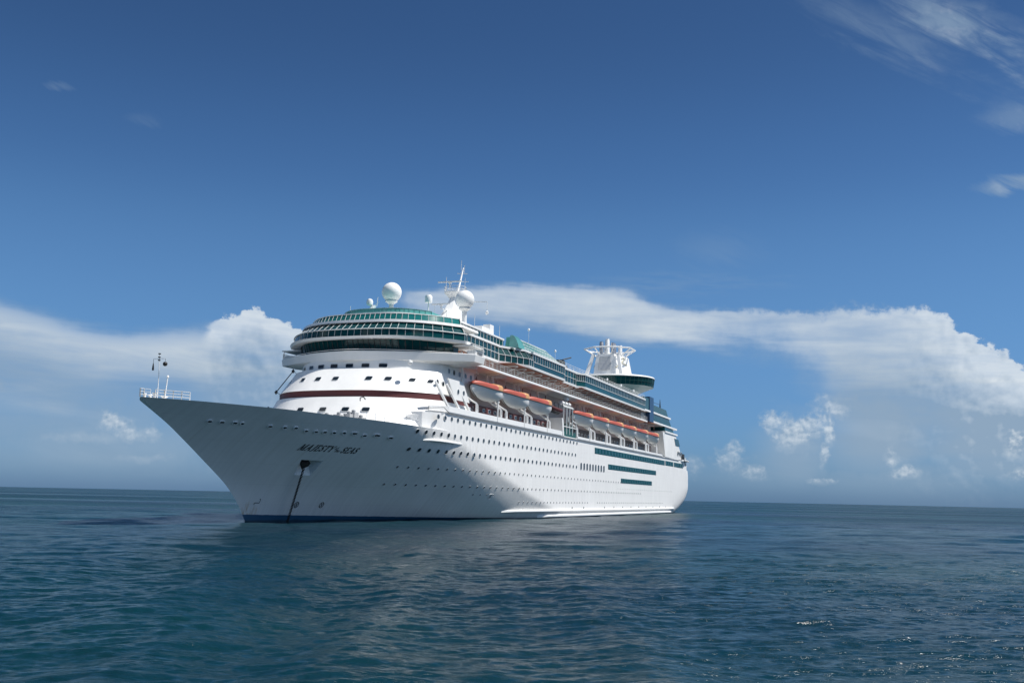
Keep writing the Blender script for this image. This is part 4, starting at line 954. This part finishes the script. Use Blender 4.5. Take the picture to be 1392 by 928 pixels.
# ------------------------------------------------------------ bow gear
mb = MB(); mb.tube([(3.3, 0, 14.5), (3.3, 0, 17.2), (3.15, 0, 20.0)], .05, 6, r1=.03); mb.tube([(3.2, .75, 19.35), (3.2, -.75, 19.35)], .035, 4)
for z in (19.1, 19.45, 19.85): mb.box(3.07, 3.29, -.10, .10, z, z + .14, 1)
mb.tube([(4.0, -.5, 14.5), (4.3, -.5, 17.3)], .07, 5); mb.lathe((4.3, -.5, 17.3), [(.05, -.15), (.16, 0), (.05, .2)], 8)
mb.build('bow_mast', [M['clean'], M['dark']], SHIP)
mb = MB(); mb.lathe((0, 0, 0), [(.27 * math.sin(a), -.27 * math.cos(a)) for a in np.linspace(.05, 3.09, 12)], 16); b_ = mb.build('signal_ball', M['black'], None, org=(0, 0, 0), angle=80); b_.location = (3.35, -.75, 18.72)
mb = MB(); mb.tube([(0, 0, .3), (0, 0, .65)], .02, 4); mb.build('halyard', M['dark'], b_, org=(0, 0, 0))
tag(b_, 'round black anchor ball hoisted on the bow mast', 'signal ball')
mb = MB(); mb.lathe((0, 0, 0), [(.03, -.5), (.13, -.42), (.10, 0), (.05, .35), (.03, .4)], 10); b_ = mb.build('signal_cone', M['black'], None, org=(0, 0, 0)); b_.location = (3.2, .82, 18.45)
mb = MB(); mb.tube([(0, 0, .38), (0, 0, .9)], .02, 4); mb.build('halyard', M['dark'], b_, org=(0, 0, 0))
tag(b_, 'narrow black signal cone hanging beside the bow mast', 'signal cone')
ry = lambda X, s: (X, s * (max(hull_y(X, 14.4) - .25, 0.0)), zdeck(X) - .02)
rail('railing', [ry(1.5, -1), ry(.9, -1), ry(.35, -1), (0.22, 0, 14.58), ry(.35, 1), ry(.9, 1), ry(1.5, 1), ry(2.4, 1), ry(3.4, 1)], 1.0, .4, 3, .04)
for s in (-1, 1): rail('railing', [ry(X, s) for X in np.linspace(1.9, 5.0, 5)], 1.0, 1.6, 3, .055)
mb = MB()
for X, y, w, h in ((2.2, -.5, .35, .8), (2.9, .7, .3, .7), (1.7, .5, .25, .7), (4.3, -.2, .45, .6)): mb.lathe((X, y, 14.4), [(w, 0), (w * .6, .2), (w * .6, h - .15), (w, h - .05), (w * .9, h)], 10)
mb.build('bollard', M['clean'], SHIP)
mb = MB()
for X, y, h in ((31.0, -8.6, 1.0), (32.4, -9.4, 1.3), (33.4, -9.6, 1.7), (34.5, -10.2, .8), (29.6, -7.5, .7)): mb.box(X - .6, X + .6, y - .5, y + .5, 14.1, 14.2 + h * .7); mb.lathe((X, y, 14.1 + h * .7), [(.25, 0), (.3, .4), (.1, .5)], 8)
mb.build('windlass', M['grey'], SHIP, smooth=False)
rail('railing', [(31, -12.9, 14.1), (34.5, -14.0, 14.1), (39.5, -15.0, 14.0), (42.5, -15.5, 14.0)], 1.0, 1.4, 2, .035)
mb = MB(); mb.tube([(41.0, -6.5, 17.8), (40.6, -6.7, 18.2), (40.9, -7.1, 18.35), (41.3, -7.2, 18.0)], .09, 5); mb.build('wall_lamp', M['dark'], DECKHOUSE)
mb = MB(); mb.lathe((47.9, -11.2, 24.3), [(.05, -.4), (.3, -.3), (.42, 0), (.3, .3), (.05, .4)], 12); mb.build('floodlight', M['frame'], BRIDGE)
pa = on_tier(SB, ST, 11.5, 23.6) + Vector((-.4, .5, .3)); pb = on_tier(SB, ST, 12.6, 19.8) + Vector((-.4, .5, .3))
mb = MB(); mb.tube([pa, pb], .08, 4); mb.tube([pa, on_tier(SB, ST, 11.5, 23.5)], .05, 4); mb.tube([pb, on_tier(SB, ST, 12.6, 19.8)], .05, 4)
for p in (pa, pb): mb.lathe(tuple(p), [(.05, -.35), (.3, 0), (.05, .35)], 10)
mb.build('side_railing', M['dark'], SLOPE)  # railing along the starboard edge of the slope, seen edge-on

# ------------------------------------------------------------ boats in their davits
def make_lifeboat():
    root = empty('lifeboat', (0, 0, 0))
    L, B = 12.6, 2.08
    def sect(u):     # u from -1 (bow) to 1 (stern)
        bow = max(0, 1 - abs(u) ** (2.0 if u < 0 else 2.4)) ** (.72 if u < 0 else .6)
        return B * bow, 1.35 * max(0, abs(u) - .25) ** 2 / .56, 1.85 + (.5 * u * u if u < 0 else .3 * u * u)
    us = [-1, -.985, -.95, -.88, -.78, -.64, -.48, -.3, -.1, .1, .3, .5, .66, .8, .9, .96, .99, 1]
    rings, can, rub = [], [], []
    for u in us:
        b, k, g = sect(u); b = max(b, .03); x = u * L / 2
        k = min(k, g - .4)
        v = max(0.0, min(1.0, (u + .35) / .75)); v = v * v * (3 - 2 * v)            # vee sections forward, full ones aft
        lp = lambda p, q_: p + (q_ - p) * v
        hh = g - k
        prof = [(0, k), (lp(.26, .45) * b, k + lp(.10, .05) * hh), (lp(.52, .78) * b, k + lp(.30, .20) * hh), (lp(.74, .95) * b, k + lp(.52, .45) * hh), (lp(.9, 1.0) * b, k + .76 * hh), (b, g)]
        rings.append([(x, -y, z) for y, z in prof] + [(x, y, z) for y, z in prof[::-1][:-1]])
        h = .95 * max(0, 1 - abs(u) ** 4) ** .5 + .12
        pc = [(b * 1.0, g + .02), (b * 1.0, g + .55 * h), (b * .86, g + .88 * h), (b * .45, g + 1.05 * h), (0, g + 1.1 * h)]
        can.append([(x, -y, z) for y, z in pc] + [(x, y, z) for y, z in pc[::-1][1:]])
        rub.append((x, -b - .03, g))
    mb = MB(); mb.loft(rings, closed=False); mb.build('boat_hull', M['clean'], root, angle=50)
    mb = MB(); mb.loft(can, closed=False); cn = mb.build('canopy', M['orange'], root, angle=50)
    mb = MB(); mb.tube(rub + [(x, -y, z) for x, y, z in rub[::-1]] + [rub[0]], .10, 5); mb.build('rubbing_strip', M['dark'], root)
    for u in (-.72, .76):
        b, k, g = sect(u); mb = MB(); mb.tube([(u * L / 2, 0, g + .4), (u * L / 2, 0, g + 2.2)], .07, 5); mb.tube([(u * L / 2 - .25, 0, g + 1.2), (u * L / 2 + .25, 0, g + 1.2)], .12, 5); mb.build('lifting_hook', M['red'], root)
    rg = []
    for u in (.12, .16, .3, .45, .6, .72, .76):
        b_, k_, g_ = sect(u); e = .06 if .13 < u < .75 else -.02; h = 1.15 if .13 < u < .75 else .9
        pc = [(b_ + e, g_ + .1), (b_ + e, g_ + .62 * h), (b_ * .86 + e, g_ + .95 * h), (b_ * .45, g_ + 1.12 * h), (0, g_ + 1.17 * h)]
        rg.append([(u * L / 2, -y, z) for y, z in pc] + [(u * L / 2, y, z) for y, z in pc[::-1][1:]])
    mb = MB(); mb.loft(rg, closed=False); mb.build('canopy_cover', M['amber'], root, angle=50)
    mb = MB(); mb.tube([(5.6, 0, .35), (6.3, 0, .35)], .25, 8); mb.box(5.9, 6.15, -.05, .05, .2, 1.6); mb.build('propeller_guard', M['frame'], root)
    return root
def copy_tree(o, parent=None):
    c = o.copy(); C.objects.link(c)
    if parent: c.parent = parent
    for k in [x for x in o.children]: copy_tree(k, c)
    return c
LABELS = ['orange-topped white lifeboat nearest the bow, hung just aft of the bridge wing', 'second orange-topped lifeboat from the bow, between the foremost boat and the boat before the gap',
          'third lifeboat from the bow, last one before the gap with the green gear', 'orange-topped lifeboat just aft of the gap with the green gear',
          'fifth lifeboat from the bow, second behind the midship gap', 'sixth lifeboat from the bow, third behind the midship gap', 'seventh lifeboat from the bow, third from the stern end of the row',
          'eighth lifeboat from the bow, next to the one by the white stern wall', 'rearmost lifeboat, hung beside the white stern wall']
BX = [70.0, 84.3, 98.3, 129.6, 144.0, 158.4, 172.8, 187.2, 201.5]
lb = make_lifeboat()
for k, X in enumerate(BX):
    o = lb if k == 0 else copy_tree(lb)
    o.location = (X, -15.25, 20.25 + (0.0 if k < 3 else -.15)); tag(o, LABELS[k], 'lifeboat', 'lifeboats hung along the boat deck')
# davits: two for each boat, a bent arm from the deck edge up beside the boat, and a hanging fall
for k, X in enumerate(BX):
    for dx in (-5.9, 5.6):
        mb = MB(); x = X + dx
        mb.tube([(x, -15.9, 16.9), (x, -15.9, 19.4), (x - 1.2, -14.2, 20.6), (x - 1.2, -13.6, 25.5)], .2, 4)
        mb.tube([(x + .7, -15.9, 16.9), (x + .7, -15.9, 19.2), (x - .6, -14.4, 20.2)], .11, 4); mb.tube([(x, -15.9, 18.2), (x + .7, -15.9, 18.2)], .08, 4)
        mb.tube([(x - 1.2, -13.6, 25.4), (X + (-4.6 if dx < 0 else 4.86), -15.35, 25.4)], .16, 4); mb.tube([(X + (-4.6 if dx < 0 else 4.86), -15.25, 25.4), (X + (-4.6 if dx < 0 else 4.86), -15.25, 24.0)], .04, 4)
        mb.build('davit', M['clean'], SHIP, smooth=False)
    mb = MB(); mb.tube([(X + 3.4, -16.2, 17.0), (X + 3.4, -16.2, 20.9)], .16, 5); mb.lathe((X + 3.4, -16.2, 21.0), [(.05, -.25), (.3, -.15), (.3, .15), (.05, .25)], 8); mb.build('boat_fender_post', M['clean'], SHIP)
# machinery in the gap amidships
mb = MB(); mb.box(113.5, 122.5, -16.0, -13.2, 16.96, 18.0); mb.box(114.5, 118.0, -15.9, -13.6, 18.0, 19.0); mb.box(118.6, 121.6, -15.7, -13.4, 18.0, 19.4); mb.lathe((116, -15.2, 19), [(.9, 0), (.9, .7), (.3, .8)], 10); mb.build('winch', M['green'], SHIP, smooth=False)
mb = MB()
for X in (113.2, 115.4, 117.6, 119.8): mb.tube([(X, -16.0, 17.4), (X, -16.0, 23.2)], .16, 4)
mb.tube([(112.8, -16, 23.2), (120.2, -16, 23.2)], .18, 4); mb.box(112.8, 120.2, -16.0, -14.4, 23.2, 23.45); mb.tube([(119.8, -16, 20.6), (122.6, -16, 20.2), (123.2, -16, 17)], .16, 4); mb.tube([(113, -16, 19), (123, -16, 19)], .12, 4)
mb.build('gantry', M['frame'], SHIP, smooth=False)
mb = MB(); mb.loft([[(112.4, -16.2, 16.96), (113.3, -16.2, 16.96), (113.3, -13.2, 16.96), (112.4, -13.2, 16.96)], [(111.6, -16.2, 20.6), (112.3, -16.2, 20.6), (112.3, -13.2, 20.6), (111.6, -13.2, 20.6)]]); mb.build('gap_post', M['clean'], SHIP, smooth=False)
# rescue boat
rb = empty('rescue_boat', (109.3, -15.0, 21.6))
mb = MB(); mb.tube([(111.9, -15.9, 22.1), (108.4, -15.9, 22.15), (106.9, -15.4, 22.45), (106.5, -15.0, 22.55), (106.9, -14.6, 22.45), (108.4, -14.1, 22.15), (111.9, -14.1, 22.1)], .38, 10); mb.build('inflatable_tube', M['red'], rb)
mb = MB(); mb.loft([[(107.0, -15.0, 21.9), (112, -15.7, 21.7), (112, -14.3, 21.7)], [(107.6, -15.0, 21.5), (112, -15.2, 21.3), (112, -14.8, 21.3)]]); mb.build('boat_hull', M['dark'], rb, smooth=False)
mb = MB(); mb.box(109.2, 110.2, -15.3, -14.7, 22.0, 23.0); mb.tube([(111.2, -15.6, 22.2), (111.2, -15.4, 23.8), (111.2, -14.6, 23.8), (111.2, -14.4, 22.2)], .07, 5); mb.build('console', M['dark'], rb, smooth=False)
tag(rb, 'small dark red rescue boat between the third lifeboat and the green gear', 'rescue boat')
# liferaft canisters on the gantry
def canister():
    r_ = empty('liferaft_canister', (0, 0, 0))
    mb = MB(); rings = [[(x, rr * math.cos(a), .5 + rr * math.sin(a)) for a in np.linspace(0, 6.2832, 15)[:-1]] for x, rr in ((-.85, .25), (-.78, .46), (-.1, .5), (.1, .5), (.78, .46), (.85, .25))]
    mb.loft(rings); mb.build('shell', M['clean'], r_)
    mb = MB(); mb.box(-.6, -.45, -.45, .45, 0, .3); mb.box(.45, .6, -.45, .45, 0, .3); mb.build('cradle', M['dark'], r_, smooth=False)
    return r_
cn = canister(); first = True
for X, y, z in ((113.9, -15.4, 23.45), (116.2, -15.4, 23.45), (118.5, -15.4, 23.45), (116.9, -15.4, 24.5)):
    o = cn if first else copy_tree(cn); first = False
    o.location = (X, y, z)
    tag(o, 'white liferaft canister on the gantry above the green gear amidships' if z < 24 else 'single white liferaft canister lying on top of the others above the green gear', 'liferaft', 'liferaft canisters amidships')
